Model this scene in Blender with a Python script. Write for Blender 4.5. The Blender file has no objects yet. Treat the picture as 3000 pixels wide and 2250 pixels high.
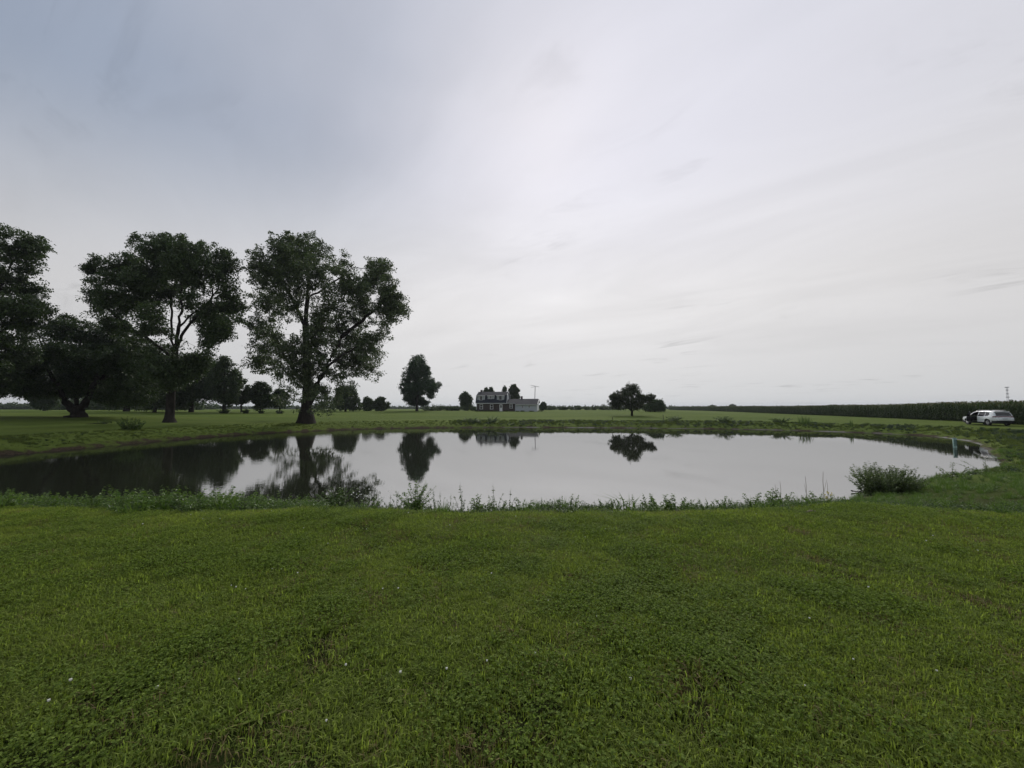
import bpy, bmesh, math, random
import numpy as np
from mathutils import Vector, Matrix

R = math.radians
rng = np.random.default_rng(7)
random.seed(7)
sc = bpy.context.scene
COL = sc.collection

# ------------------------------------------------------------------ camera
F_PX, PITCH, EYE = 1150.0, math.atan(72 / 1150.0), 1.6        # pixels of the 3000 px photograph
cam_data = bpy.data.cameras.new('camera')
cam_data.sensor_fit = 'HORIZONTAL'
cam_data.sensor_width = 36.0
cam_data.lens = 36.0 * F_PX / 3000.0
cam_data.clip_start, cam_data.clip_end = 0.05, 20000
cam = bpy.data.objects.new('camera', cam_data)
COL.objects.link(cam)
cam.location = (0, 0, EYE)
cam.rotation_euler = (math.pi / 2 + PITCH, 0, 0)
sc.camera = cam

# ------------------------------------------------------------------ render settings
sc.render.engine = 'CYCLES'
sc.view_settings.view_transform = 'Standard'
sc.view_settings.look = 'None'
sc.view_settings.exposure = 0.30
sc.view_settings.gamma = 1.0
sc.view_settings.use_curve_mapping = False
sc.cycles.max_bounces = 6
sc.cycles.diffuse_bounces = 3
sc.cycles.glossy_bounces = 3
sc.cycles.transmission_bounces = 3
sc.cycles.transparent_max_bounces = 6
sc.cycles.volume_bounces = 0
sc.cycles.use_denoising = True

# ------------------------------------------------------------------ world and sun
SUN_EL, SUN_AZ = R(35), R(8)                 # azimuth from +Y (view direction) towards +X
SUN_DIR = Vector((math.cos(SUN_EL) * math.sin(SUN_AZ), math.cos(SUN_EL) * math.cos(SUN_AZ), math.sin(SUN_EL)))


class NT:
    """small helper to write node trees"""
    def __init__(self, tree):
        self.t = tree

    def n(self, kind, **kw):
        nd = self.t.nodes.new(kind)
        for k, v in kw.items():
            setattr(nd, k, v)
        return nd

    def l(self, a, b):
        self.t.links.new(a, b)

    def put(self, sock, v):
        if isinstance(v, bpy.types.NodeSocket):
            self.l(v, sock)
        elif v is not None:
            sock.default_value = v

    def math(self, op, a, b=None, c=None, clamp=False):
        nd = self.n('ShaderNodeMath', operation=op, use_clamp=clamp)
        self.put(nd.inputs[0], a)
        if b is not None:
            self.put(nd.inputs[1], b)
        if c is not None:
            self.put(nd.inputs[2], c)
        return nd.outputs[0]

    def vmath(self, op, a, b=None):
        nd = self.n('ShaderNodeVectorMath', operation=op)
        self.put(nd.inputs[0], a)
        if b is not None:
            self.put(nd.inputs[1], b)
        return nd.outputs['Value'] if op in ('DOT_PRODUCT', 'LENGTH') else nd.outputs[0]

    def mix(self, f, a, b, kind='MIX'):
        nd = self.n('ShaderNodeMix', data_type='RGBA', blend_type=kind)
        self.put(nd.inputs[0], f)
        self.put(nd.inputs[6], a)
        self.put(nd.inputs[7], b)
        return nd.outputs[2]

    def smooth(self, v, lo, hi):
        nd = self.n('ShaderNodeMapRange', interpolation_type='SMOOTHSTEP')
        self.put(nd.inputs[0], v)
        nd.inputs[1].default_value, nd.inputs[2].default_value = lo, hi
        nd.inputs[3].default_value, nd.inputs[4].default_value = 0.0, 1.0
        return nd.outputs[0]

    def noise(self, vec, scale, detail=3.0, rough=0.5, dist=0.0):
        nd = self.n('ShaderNodeTexNoise')
        if vec is not None:
            self.l(vec, nd.inputs['Vector'])
        nd.inputs['Scale'].default_value = scale
        nd.inputs['Detail'].default_value = detail
        nd.inputs['Roughness'].default_value = rough
        nd.inputs['Distortion'].default_value = dist
        return nd.outputs[0]


def c4(c):
    return (c[0], c[1], c[2], 1.0)


world = bpy.data.worlds.new('World')
sc.world = world
world.use_nodes = True
wt = NT(world.node_tree)
for nd in list(world.node_tree.nodes):
    world.node_tree.nodes.remove(nd)
w_out = wt.n('ShaderNodeOutputWorld')
w_bg = wt.n('ShaderNodeBackground')
w_bg.inputs['Strength'].default_value = 0.1
wt.l(w_bg.outputs[0], w_out.inputs[0])
sky = wt.n('ShaderNodeTexSky', sky_type='NISHITA')
sky.sun_disc = False
sky.sun_elevation = SUN_EL
sky.sun_rotation = SUN_AZ
sky.dust_density = 3.0
w_tc = wt.n('ShaderNodeTexCoord')
w_d = wt.vmath('NORMALIZE', w_tc.outputs['Generated'])
w_s = wt.n('ShaderNodeSeparateXYZ')
wt.l(w_d, w_s.inputs[0])
wx, wy, wz = w_s.outputs
w_zp = wt.math('ADD', wt.math('MAXIMUM', wz, 0.0), 0.12)
w_px, w_py = wt.math('DIVIDE', wx, w_zp), wt.math('DIVIDE', wy, w_zp)
w_c = wt.n('ShaderNodeCombineXYZ')
wt.l(w_px, w_c.inputs[0]); wt.l(w_py, w_c.inputs[1])
w_p = w_c.outputs[0]
# a high cloud sheet: its soft edge runs to the left of the view, thin blue-grey sky beyond it
w_n1 = wt.noise(w_p, 0.55, 4.0, 0.55, 0.4)
w_edge = wt.math('ADD', wt.math('ADD', w_px, wt.math('MULTIPLY', w_py, 0.30)),
                 wt.math('MULTIPLY', wt.math('SUBTRACT', w_n1, 0.5), 2.0))
w_cov = wt.smooth(w_edge, -1.35, 1.15)
w_map = wt.n('ShaderNodeMapping')
w_map.vector_type = 'TEXTURE'
w_map.inputs['Rotation'].default_value = (0, 0, R(-38))
w_map.inputs['Scale'].default_value = (1.5, 0.55, 1.0)
wt.l(w_p, w_map.inputs[0])
w_n2 = wt.noise(w_map.outputs[0], 0.8, 7.0, 0.60, 0.8)        # streaks in the veil
w_n3 = wt.noise(w_map.outputs[0], 2.1, 8.0, 0.62, 0.9)        # small dark wisps
# forward scattering round the hidden sun
w_dot = wt.vmath('DOT_PRODUCT', w_d, tuple(SUN_DIR))
w_glow = wt.math('POWER', wt.math('MAXIMUM', wt.math('MULTIPLY_ADD', w_dot, 0.5, 0.5), 0.0), 6.0)
w_thin = wt.mix(0.88, sky.outputs[0], c4((1.95, 2.42, 3.25)))
w_veil = wt.mix(w_glow, c4((4.5, 4.6, 4.9)), c4((6.6, 6.55, 7.2)))
w_col = wt.mix(w_cov, w_thin, w_veil)
w_fade = wt.smooth(wz, 0.02, 0.22)
w_shade = wt.math('MULTIPLY_ADD', wt.math('MULTIPLY', wt.math('SUBTRACT', w_n2, 0.5), w_fade), 0.34, 1.0)
w_n4 = wt.noise(w_p, 0.9, 2.0, 0.5)
w_wisp = wt.math('MULTIPLY', wt.math('MULTIPLY', wt.smooth(w_n3, 0.53, 0.70), wt.smooth(w_n4, 0.48, 0.68)), -0.25)
# pale band of thick air low over the land
w_low = wt.smooth(wt.math('ADD', wz, wt.math('MULTIPLY', wt.math('SUBTRACT', w_n1, 0.5), 0.16)), 0.57, 0.20)
w_hz = wt.mix(w_glow, c4((4.75, 4.65, 4.65)), c4((7.3, 7.15, 7.15)))
w_col = wt.mix(wt.math('MULTIPLY', w_low, 0.9), w_col, w_hz)
w_bot = wt.math('EXPONENT', wt.math('MULTIPLY', wt.math('MAXIMUM', wz, 0.0), -9.0))
w_col = wt.mix(wt.math('MULTIPLY', w_bot, 0.45), w_col, c4((4.7, 4.95, 4.9)))
w_col = wt.mix(1.0, w_col, wt.math('ADD', w_shade, w_wisp), 'MULTIPLY')
wt.l(w_col, w_bg.inputs['Color'])

sun_data = bpy.data.lights.new('sun', 'SUN')
sun_data.energy = 1.5
sun_data.angle = R(14)
sun_data.color = (1.0, 0.96, 0.9)
sun = bpy.data.objects.new('sun', sun_data)
COL.objects.link(sun)
sun.rotation_euler = (-SUN_DIR).to_track_quat('-Z', 'Y').to_euler()
sun.location = (0, 0, 60)

# ------------------------------------------------------------------ pixels to places
CT, ST = math.cos(PITCH), math.sin(PITCH)


def ray(px, py):
    u, v = (px - 1500) / F_PX, (1125 - py) / F_PX
    return u, CT - v * ST, ST + v * CT


def at_depth(px, py, d):
    x, y, z = ray(px, py)
    return np.array([x / y * d, d, EYE + z / y * d])


def on_plane(px, py, z):
    x, y, dz = ray(px, py)
    t = (z - EYE) / dz
    return np.array([x * t, y * t, z])


# ------------------------------------------------------------------ pond outline and terrain
WATER = -1.5
far_px = [(0, 1333), (110, 1327), (203, 1318), (300, 1308), (400, 1299), (500, 1290), (617, 1280), (725, 1272.5),
          (888, 1264), (1000, 1259), (1200, 1254), (1500, 1252), (1700, 1253.2), (1900, 1254.5), (2100, 1256.5),
          (2300, 1260.5), (2480, 1266), (2617, 1271.5), (2720, 1277.5), (2800, 1286), (2850, 1296), (2885, 1311),
          (2908, 1334)]
pond = [tuple(on_plane(a, b, WATER)[:2]) for a, b in far_px]
pond += [(29.0, 23.6), (26.6, 21.4), (23.6, 19.9), (20.7, 18.5), (17.6, 17.2), (14.8, 15.6), (12.6, 14.0), (10.4, 13.3),
         (8.2, 12.4), (5.0, 11.85), (1.0, 11.6), (-4.0, 11.6), (-9.0, 11.8), (-15.0, 12.1), (-21.0, 12.7),
         (-28.0, 14.2), (-33.5, 17.0), (-35.5, 21.5)]
pond = np.array(pond)


def chaikin(p, n=2):
    for _ in range(n):
        q = np.roll(p, -1, axis=0)
        p = np.stack([0.75 * p + 0.25 * q, 0.25 * p + 0.75 * q], 1).reshape(-1, 2)
    return p


pond_s = chaikin(pond, 2)
# small irregularities of the bank line
_a = np.arange(len(pond_s))
_n = np.roll(pond_s, -1, 0) - np.roll(pond_s, 1, 0)
_n = np.stack([_n[:, 1], -_n[:, 0]], 1) / np.linalg.norm(_n, axis=1)[:, None]
pond_s = pond_s + _n * (0.10 * np.sin(_a * 1.7) + 0.08 * np.sin(_a * 0.61 + 1))[:, None]


def pond_dist(x, y):
    """distance to the water's edge, negative inside the pond"""
    x, y = np.asarray(x, float), np.asarray(y, float)
    sh = x.shape
    P = np.stack([x.ravel(), y.ravel()], 1)
    best = np.full(len(P), 1e18)
    inside = np.zeros(len(P), bool)
    A, B = pond_s, np.roll(pond_s, -1, 0)
    for a, b in zip(A, B):
        ab = b - a
        t = np.clip(((P - a) @ ab) / (ab @ ab + 1e-12), 0, 1)
        q = P - (a + t[:, None] * ab)
        best = np.minimum(best, (q * q).sum(1))
        c = (a[1] > P[:, 1]) != (b[1] > P[:, 1])
        with np.errstate(divide='ignore', invalid='ignore'):
            xi = a[0] + (P[:, 1] - a[1]) * (b[0] - a[0]) / (b[1] - a[1])
        inside ^= c & (P[:, 0] < xi)
    d = np.sqrt(best)
    return np.where(inside, -d, d).reshape(sh)


def sstep(a, b, v):
    t = np.clip((v - a) / (b - a), 0, 1)
    return t * t * (3 - 2 * t)


def waves(x, y):
    return (np.sin(x * 0.9 + 1.3 * np.sin(y * 0.45)) * np.sin(y * 0.8 + 0.7 * np.sin(x * 0.6)) * 0.022
            + np.sin(x * 2.7 + y * 1.1) * np.sin(y * 2.3 - x * 0.7) * 0.010)


def ground_z(x, y, d=None):
    x, y = np.asarray(x, float), np.asarray(y, float)
    if d is None:
        d = pond_dist(x, y)
    dd = np.maximum(d, 0)
    zf = np.interp(dd, [0, .5, 1.4, 4.5, 18, 30, 70, 150, 400], [-1.5, -1.27, -1.0, -.5, -.3, .1, .8, .95, 1.0])
    zr = np.interp(dd, [0, .5, 1.4, 5, 20, 100, 200, 500], [-1.5, -1.3, -1.1, -.62, -.3, -.35, .2, .95])
    rf = sstep(35, 60, x - 0.2 * (y - 60))
    zf = zf * (1 - rf) + zr * rf
    bw = 5.5 + 3.6 * sstep(5, 15, x)
    t = dd / bw
    k = 0.10
    s = np.where(t < 1 - k, t, np.where(t > 1 + k, 1.0, 1 - (1 + k - t) ** 2 / (4 * k)))
    zn = -1.5 + 1.5 * s
    near = sstep(27, 11, y)
    z = zf * (1 - near) + zn * near
    z = z + waves(x, y) * np.clip(dd / 3, 0, 1) * (np.abs(x) < 90) * (np.abs(y) < 120)
    z = np.where(d < 0, -1.5 + np.maximum(d * 0.35, -1.4), z)
    return z


def gz(x, y):
    return float(ground_z(np.array([x]), np.array([y]))[0])


def on_ground(px, d):
    """the ground point in photograph column px at depth d"""
    x = (px - 1500) / F_PX * d * 1.0
    z = gz(x, d)
    for _ in range(3):                      # the column leans a little because the camera is pitched
        k = d * CT + (z - EYE) * ST
        x = (px - 1500) / F_PX * k
        z = gz(x, d)
    return np.array([x, d, z])


# ------------------------------------------------------------------ mesh helpers
def link(o, parent=None):
    COL.objects.link(o)
    if parent is not None:
        o.parent = parent
    return o


def mesh_np(name, V, faces, mat, smooth=False):
    me = bpy.data.meshes.new(name)
    V = np.asarray(V, np.float32)
    if isinstance(faces, np.ndarray):
        faces = [faces]
    me.vertices.add(len(V))
    me.vertices.foreach_set('co', V.ravel())
    tot = sum(f.size for f in faces)
    npoly = sum(len(f) for f in faces)
    me.loops.add(tot)
    me.polygons.add(npoly)
    me.loops.foreach_set('vertex_index', np.concatenate([f.ravel() for f in faces]).astype(np.int32))
    sizes = np.concatenate([np.full(len(f), f.shape[1]) for f in faces]).astype(np.int32)
    starts = np.concatenate([[0], np.cumsum(sizes)[:-1]]).astype(np.int32)
    me.polygons.foreach_set('loop_start', starts)
    if smooth:
        me.polygons.foreach_set('use_smooth', np.ones(npoly, bool))
    me.update(calc_edges=True)
    me.validate()
    if mat is not None:
        me.materials.append(mat)
    return me


def empty(name, loc, rz=0.0):
    o = bpy.data.objects.new(name, None)
    o.location = tuple(float(v) for v in loc)
    o.rotation_euler = (0, 0, rz)
    o.empty_display_size = 0.2
    return link(o)


def tag(o, label, cat, group=None, kind=None):
    o['label'] = label
    o['category'] = cat
    if group:
        o['group'] = group
    if kind:
        o['kind'] = kind
    return o


def obj(name, me, parent=None):
    return link(bpy.data.objects.new(name, me), parent)


class MB:
    """collects boxes, prisms and tubes into one mesh"""
    def __init__(self):
        self.v, self.f = [], []

    def add(self, vs, fs):
        o = len(self.v)
        self.v += [tuple(float(c) for c in p) for p in vs]
        self.f += [tuple(i + o for i in f) for f in fs]
        return self

    def box(self, x0, x1, y0, y1, z0, z1):
        vs = [(x0, y0, z0), (x1, y0, z0), (x1, y1, z0), (x0, y1, z0), (x0, y0, z1), (x1, y0, z1), (x1, y1, z1), (x0, y1, z1)]
        return self.add(vs, [(0, 3, 2, 1), (4, 5, 6, 7), (0, 1, 5, 4), (1, 2, 6, 5), (2, 3, 7, 6), (3, 0, 4, 7)])

    def prism_x(self, prof, x0, x1):
        """profile of (y, z) points, counter-clockwise seen from +x, extruded along x"""
        n = len(prof)
        vs = [(x0, y, z) for y, z in prof] + [(x1, y, z) for y, z in prof]
        fs = [tuple(range(n - 1, -1, -1)), tuple(range(n, 2 * n))]
        fs += [(i, (i + 1) % n, n + (i + 1) % n, n + i) for i in range(n)]
        return self.add(vs, fs)

    def tube(self, pts, rad, k=8, cap=True):
        pts = [Vector(p) for p in pts]
        if not hasattr(rad, '__len__'):
            rad = [rad] * len(pts)
        vs, fs = [], []
        for i, p in enumerate(pts):
            d = (pts[min(i + 1, len(pts) - 1)] - pts[max(i - 1, 0)]).normalized()
            a = d.orthogonal().normalized() if abs(d.z) > 0.95 else d.cross(Vector((0, 0, 1))).normalized()
            b = d.cross(a)
            for j in range(k):
                t = 2 * math.pi * j / k
                vs.append(p + (a * math.cos(t) + b * math.sin(t)) * rad[i])
        for i in range(len(pts) - 1):
            for j in range(k):
                fs.append((i * k + j, i * k + (j + 1) % k, (i + 1) * k + (j + 1) % k, (i + 1) * k + j))
        if cap:
            fs.append(tuple(range(k - 1, -1, -1)))
            fs.append(tuple(range((len(pts) - 1) * k, len(pts) * k)))
        return self.add(vs, fs)

    def mesh(self, name, mat, smooth=False, bevel=0.0):
        me = bpy.data.meshes.new(name)
        me.from_pydata(self.v, [], self.f)
        bm = bmesh.new()
        bm.from_mesh(me)
        bmesh.ops.recalc_face_normals(bm, faces=bm.faces)
        if bevel:
            bmesh.ops.bevel(bm, geom=bm.edges[:], offset=bevel, segments=1, affect='EDGES', profile=0.5)
        bm.to_mesh(me)
        bm.free()
        if smooth:
            for p in me.polygons:
                p.use_smooth = True
        if mat:
            me.materials.append(mat)
        return me

    def build(self, name, mat, parent=None, smooth=False, bevel=0.0):
        return obj(name, self.mesh(name, mat, smooth, bevel), parent)


# ------------------------------------------------------------------ materials
MATS = {}


def base_mat(name):
    m = bpy.data.materials.new(name)
    m.use_nodes = True
    t = NT(m.node_tree)
    b = m.node_tree.nodes['Principled BSDF']
    MATS[name] = m
    return m, t, b


def noise_mat(name, c1, c2, scale=4.0, rough=0.7, bump=0.0, spec=0.3, detail=5.0, bscale=None, metallic=0.0, coat=0.0, stretch=None):
    m, t, b = base_mat(name)
    tc = t.n('ShaderNodeTexCoord')
    vec = tc.outputs['Object']
    if stretch:
        mp = t.n('ShaderNodeMapping')
        mp.inputs['Scale'].default_value = stretch
        t.l(vec, mp.inputs[0])
        vec = mp.outputs[0]
    nz = t.noise(vec, scale, detail, 0.6)
    f = t.smooth(nz, 0.3, 0.7)
    t.l(t.mix(f, c4(c1), c4(c2)), b.inputs['Base Color'])
    b.inputs['Roughness'].default_value = rough
    b.inputs['Specular IOR Level'].default_value = spec
    b.inputs['Metallic'].default_value = metallic
    b.inputs['Coat Weight'].default_value = coat
    if bump:
        bp = t.n('ShaderNodeBump')
        bp.inputs['Strength'].default_value = bump
        bp.inputs['Distance'].default_value = 0.05
        t.l(t.noise(vec, bscale or scale * 3, 6.0, 0.6), bp.inputs['Height'])
        t.l(bp.outputs[0], b.inputs['Normal'])
    return m


def leaf_mat(name, dark, light, trans=0.3, rough=0.55, spec=0.25, patch=None, pscale=0.35, bydist=False):
    """leaves and blades: colour differs leaf by leaf and patch by patch, some light passes through"""
    m, t, b = base_mat(name)
    geo = t.n('ShaderNodeNewGeometry')
    info = t.n('ShaderNodeObjectInfo')
    rnd = t.math('FRACT', t.math('ADD', geo.outputs['Random Per Island'], info.outputs['Random']))
    col = t.mix(rnd, c4(dark), c4(light))
    if patch is not None:
        pm = t.n('ShaderNodeMapping')
        pm.inputs['Scale'].default_value = (0.35, 1.0, 1.0)
        t.l(geo.outputs['Position'], pm.inputs[0])
        nz = t.noise(pm.outputs[0], pscale, 4.0, 0.6)
        col = t.mix(t.math('MULTIPLY', t.smooth(nz, 0.40, 0.66), 0.7), col, c4(patch))
        nz2 = t.noise(pm.outputs[0], pscale * 3.1, 3.0, 0.6)
        col = t.mix(t.math('MULTIPLY', t.smooth(nz2, 0.50, 0.75), 0.55), col, t.mix(1.0, col, c4((0.55, 0.60, 0.6)), 'MULTIPLY'))
    t.l(col, b.inputs['Base Color'])
    b.inputs['Roughness'].default_value = rough
    b.inputs['Specular IOR Level'].default_value = spec
    tr = t.n('ShaderNodeBsdfTranslucent')
    t.l(t.mix(1.0, col, c4((1.08, 1.2, 0.6)), 'MULTIPLY'), tr.inputs['Color'])
    mx = t.n('ShaderNodeMixShader')
    mx.inputs[0].default_value = trans
    t.l(b.outputs[0], mx.inputs[1])
    t.l(tr.outputs[0], mx.inputs[2])
    t.l(mx.outputs[0], m.node_tree.nodes['Material Output'].inputs['Surface'])
    return m


def flat_mat(name, col, rough=0.6, spec=0.3, metallic=0.0, coat=0.0):
    return noise_mat(name, tuple(c * 0.9 for c in col), tuple(min(1, c * 1.07) for c in col), 6.0, rough, 0.0, spec,
                     3.0, None, metallic, coat)


# ground: lawn, field, bank soil and the pale silt line at the water
def ground_material():
    m, t, b = base_mat('ground')
    geo = t.n('ShaderNodeNewGeometry')
    pos = geo.outputs['Position']
    at = t.n('ShaderNodeAttribute', attribute_name='shore')
    shore = at.outputs['Fac']
    sx = t.n('ShaderNodeSeparateXYZ')
    t.l(pos, sx.inputs[0])
    mp = t.n('ShaderNodeMapping')
    mp.inputs['Scale'].default_value = (0.35, 1.0, 1.0)
    t.l(pos, mp.inputs[0])
    big = t.noise(mp.outputs[0], 0.10, 5.0, 0.6)
    mid = t.noise(pos, 0.8, 5.0, 0.65)
    fine = t.noise(pos, 9.0, 6.0, 0.7)
    g = t.mix(t.smooth(big, 0.35, 0.65), c4((0.076, 0.118, 0.019)), c4((0.112, 0.152, 0.027)))
    g = t.mix(t.math('MULTIPLY', t.smooth(mid, 0.45, 0.75), 0.5), g, c4((0.075, 0.100, 0.024)))
    g = t.mix(t.math('MULTIPLY', t.smooth(fine, 0.40, 0.65), 0.45), g, c4((0.055, 0.080, 0.016)))
    # mowing passes across the far field
    wv = t.n('ShaderNodeTexWave', wave_type='BANDS', bands_direction='Y')
    wv.inputs['Scale'].default_value = 0.22
    wv.inputs['Distortion'].default_value = 1.5
    wv.inputs['Detail'].default_value = 2.0
    t.l(pos, wv.inputs['Vector'])
    g = t.mix(t.math('MULTIPLY', wv.outputs['Fac'], 0.28), g, c4((0.150, 0.190, 0.042)))
    # thatch and soil between the blades close by
    nearf = t.smooth(sx.outputs[1], 17.0, 9.0)
    soil = t.mix(t.smooth(t.noise(pos, 22.0, 5.0, 0.7), 0.45, 0.6), c4((0.018, 0.026, 0.006)), c4((0.046, 0.038, 0.018)))
    g = t.mix(t.math('MULTIPLY', nearf, 0.85), g, soil)
    # bare bank
    wob = t.math('ADD', shore, t.math('MULTIPLY', t.math('SUBTRACT', mid, 0.5), 3.2))
    lefty = t.smooth(sx.outputs[0], 2.0, -18.0)
    lim = t.math('MULTIPLY_ADD', lefty, 0.15, 0.1)
    bare = t.smooth(t.math('SUBTRACT', wob, lim), 0.45, -0.15)
    mud = t.mix(t.smooth(fine, 0.4, 0.65), c4((0.030, 0.022, 0.014)), c4((0.085, 0.062, 0.042)))
    g = t.mix(bare, g, mud)
    silt = t.math('MULTIPLY', t.smooth(t.math('ADD', shore, t.math('MULTIPLY', t.math('SUBTRACT', mid, 0.5), 0.7)), 0.20, 0.08),
                  t.math('MULTIPLY', t.math('MULTIPLY', t.smooth(sx.outputs[1], 24.0, 36.0), t.smooth(sx.outputs[0], -12.0, 4.0)), t.smooth(t.noise(pos, 0.22, 4.0, 0.6), 0.38, 0.62)))
    g = t.mix(silt, g, c4((0.24, 0.235, 0.21)))
    t.l(g, b.inputs['Base Color'])
    b.inputs['Roughness'].default_value = 0.95
    b.inputs['Specular IOR Level'].default_value = 0.05
    bp = t.n('ShaderNodeBump')
    bp.inputs['Strength'].default_value = 0.9
    bp.inputs['Distance'].default_value = 0.12
    t.l(t.math('ADD', fine, t.math('MULTIPLY', mid, 1.5)), bp.inputs['Height'])
    t.l(bp.outputs[0], b.inputs['Normal'])
    return m


def water_material():
    m, t, b = base_mat('water')
    geo = t.n('ShaderNodeNewGeometry')
    pos = geo.outputs['Position']
    b.inputs['Base Color'].default_value = (0.020, 0.022, 0.014, 1)
    b.inputs['Roughness'].default_value = 0.015
    b.inputs['IOR'].default_value = 3.3
    b.inputs['Specular IOR Level'].default_value = 0.95
    mp = t.n('ShaderNodeMapping')
    mp.inputs['Scale'].default_value = (1.0, 1.9, 1.0)
    mp.inputs['Rotation'].default_value = (0, 0, R(12))
    t.l(pos, mp.inputs[0])
    rip = t.noise(mp.outputs[0], 2.6, 3.0, 0.55, 0.3)
    sw = t.noise(mp.outputs[0], 0.7, 2.0, 0.5)
    patch = t.noise(pos, 0.055, 3.0, 0.5)
    # a light breeze ruffles the water towards the trees, it lies calm elsewhere
    sx = t.n('ShaderNodeSeparateXYZ')
    t.l(pos, sx.inputs[0])
    lefty = t.smooth(sx.outputs[0], 6.0, -22.0)
    amp = t.math('MULTIPLY_ADD', lefty, 0.65, 0.22)
    amp = t.math('MULTIPLY', amp, t.math('MULTIPLY_ADD', t.smooth(patch, 0.35, 0.65), 0.9, 0.25))
    h = t.math('ADD', t.math('MULTIPLY', rip, amp), t.math('MULTIPLY', sw, 0.35))
    bp = t.n('ShaderNodeBump')
    bp.inputs['Strength'].default_value = 0.5
    bp.inputs['Distance'].default_value = 0.007
    t.l(h, bp.inputs['Height'])
    t.l(bp.outputs[0], b.inputs['Normal'])
    return m


M_GROUND = ground_material()
M_WATER = water_material()
M_BARK = noise_mat('bark', (0.014, 0.012, 0.010), (0.038, 0.033, 0.028), 2.5, 0.95, 0.9, 0.1, 6, 7.0, stretch=(1, 1, 0.3))
M_LEAF_COTTON = leaf_mat('leaf_cottonwood', (0.040, 0.068, 0.028), (0.108, 0.138, 0.060), 0.28, 0.45, 0.45)
M_LEAF_MAPLE = leaf_mat('leaf_maple', (0.030, 0.056, 0.020), (0.078, 0.112, 0.040), 0.26, 0.48, 0.4)
M_LEAF_DARK = leaf_mat('leaf_dark', (0.022, 0.044, 0.014), (0.058, 0.088, 0.026), 0.24, 0.52, 0.3)
M_LEAF_OAK = leaf_mat('leaf_oak', (0.022, 0.050, 0.020), (0.050, 0.090, 0.036), 0.25, 0.5, 0.3)
M_LEAF_FAR = leaf_mat('leaf_far', (0.038, 0.066, 0.028), (0.085, 0.118, 0.050), 0.2, 0.7, 0.15)  # colour lightened to paint in some haze over distance
M_LEAF_APPLE = leaf_mat('leaf_apple', (0.026, 0.044, 0.016), (0.060, 0.072, 0.030), 0.2, 0.6, 0.2)
M_WEED = leaf_mat('leaf_weed', (0.075, 0.140, 0.030), (0.150, 0.225, 0.055), 0.35, 0.5, 0.3)
M_WEED_DK = leaf_mat('leaf_weed_dark', (0.048, 0.090, 0.024), (0.100, 0.150, 0.042), 0.3, 0.5, 0.3)
M_WILLOW = leaf_mat('leaf_willow', (0.065, 0.105, 0.036), (0.150, 0.195, 0.070), 0.3, 0.5, 0.35)
M_STEM = noise_mat('weed_stem', (0.05, 0.07, 0.025), (0.10, 0.11, 0.05), 8, 0.8)
M_DRY = noise_mat('dry_stalk', (0.16, 0.13, 0.085), (0.26, 0.22, 0.15), 10, 0.9)
M_GRASS = leaf_mat('grass_blade', (0.064, 0.092, 0.016), (0.335, 0.412, 0.098), 0.50, 0.6, 0.1, (0.265, 0.308, 0.070), 0.45)
M_SHORE_SHADED = leaf_mat('shore_grass', (0.050, 0.078, 0.018), (0.130, 0.165, 0.042), 0.3, 0.6, 0.1, (0.140, 0.170, 0.044), 0.16)  # darker than the lawn grass: shade of the backlit bank put into the colour
M_GRASS_DRY = leaf_mat('grass_dry', (0.13, 0.10, 0.045), (0.24, 0.19, 0.09), 0.25, 0.7, 0.2)
M_CLOVER = leaf_mat('clover_leaf', (0.068, 0.108, 0.018), (0.235, 0.312, 0.066), 0.44, 0.65, 0.08)
M_BROAD = leaf_mat('broad_leaf', (0.110, 0.165, 0.028), (0.220, 0.275, 0.060), 0.35, 0.6, 0.1)
M_WHITE_PETAL = flat_mat('white_petal', (0.72, 0.72, 0.66), 0.8)
M_CORN = leaf_mat('corn_leaf', (0.028, 0.054, 0.020), (0.078, 0.108, 0.038), 0.25, 0.65, 0.1)
M_TASSEL = leaf_mat('corn_tassel', (0.12, 0.10, 0.045), (0.19, 0.15, 0.07), 0.2, 0.8, 0.1)
M_BRICK = None

# ------------------------------------------------------------------ terrain sheet
def axis(lo, hi, step, far_lo, far_hi, growth=1.18):
    a = list(np.arange(lo, hi + 1e-6, step))
    s, v = step, hi
    while v < far_hi:
        s *= growth
        v += s
        a.append(v)
    s, v = step, lo
    while v > far_lo:
        s *= growth
        v -= s
        a.insert(0, v)
    return np.array(a)


gx, gy = axis(-50, 62, 0.55, -4500, 4500), axis(-3, 74, 0.5, -400, 6000)
GX, GY = np.meshgrid(gx, gy)
GD = pond_dist(GX, GY)
GZ = ground_z(GX, GY, GD)
nv, nu = GX.shape
idx = np.arange(nv * nu).reshape(nv, nu)
quads = np.stack([idx[:-1, :-1], idx[:-1, 1:], idx[1:, 1:], idx[1:, :-1]], -1).reshape(-1, 4)
me = mesh_np('ground', np.stack([GX, GY, GZ], -1).reshape(-1, 3), quads, M_GROUND, True)
me.attributes.new('shore', 'FLOAT', 'POINT').data.foreach_set('value', GD.ravel().astype(np.float32))
ground = obj('ground', me)
ground['kind'] = 'structure'

# water: the outline pushed a little under the banks
cen = pond_s.mean(0)
wp = pond_s + _n * 0.0
edge_n = _n * np.sign(((pond_s - cen) * _n).sum(1).mean())
wp = pond_s + edge_n * 0.8
bm = bmesh.new()
vs = [bm.verts.new((p[0], p[1], WATER)) for p in wp]
fc = bm.faces.new(vs)
bmesh.ops.triangulate(bm, faces=[fc])
bmesh.ops.recalc_face_normals(bm, faces=bm.faces)
for f in bm.faces:
    if f.normal.z < 0:
        f.normal_flip()
me = bpy.data.meshes.new('pond_water')
bm.to_mesh(me); bm.free()
me.materials.append(M_WATER)
pw = obj('pond_water', me)
pw['kind'] = 'structure'


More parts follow.
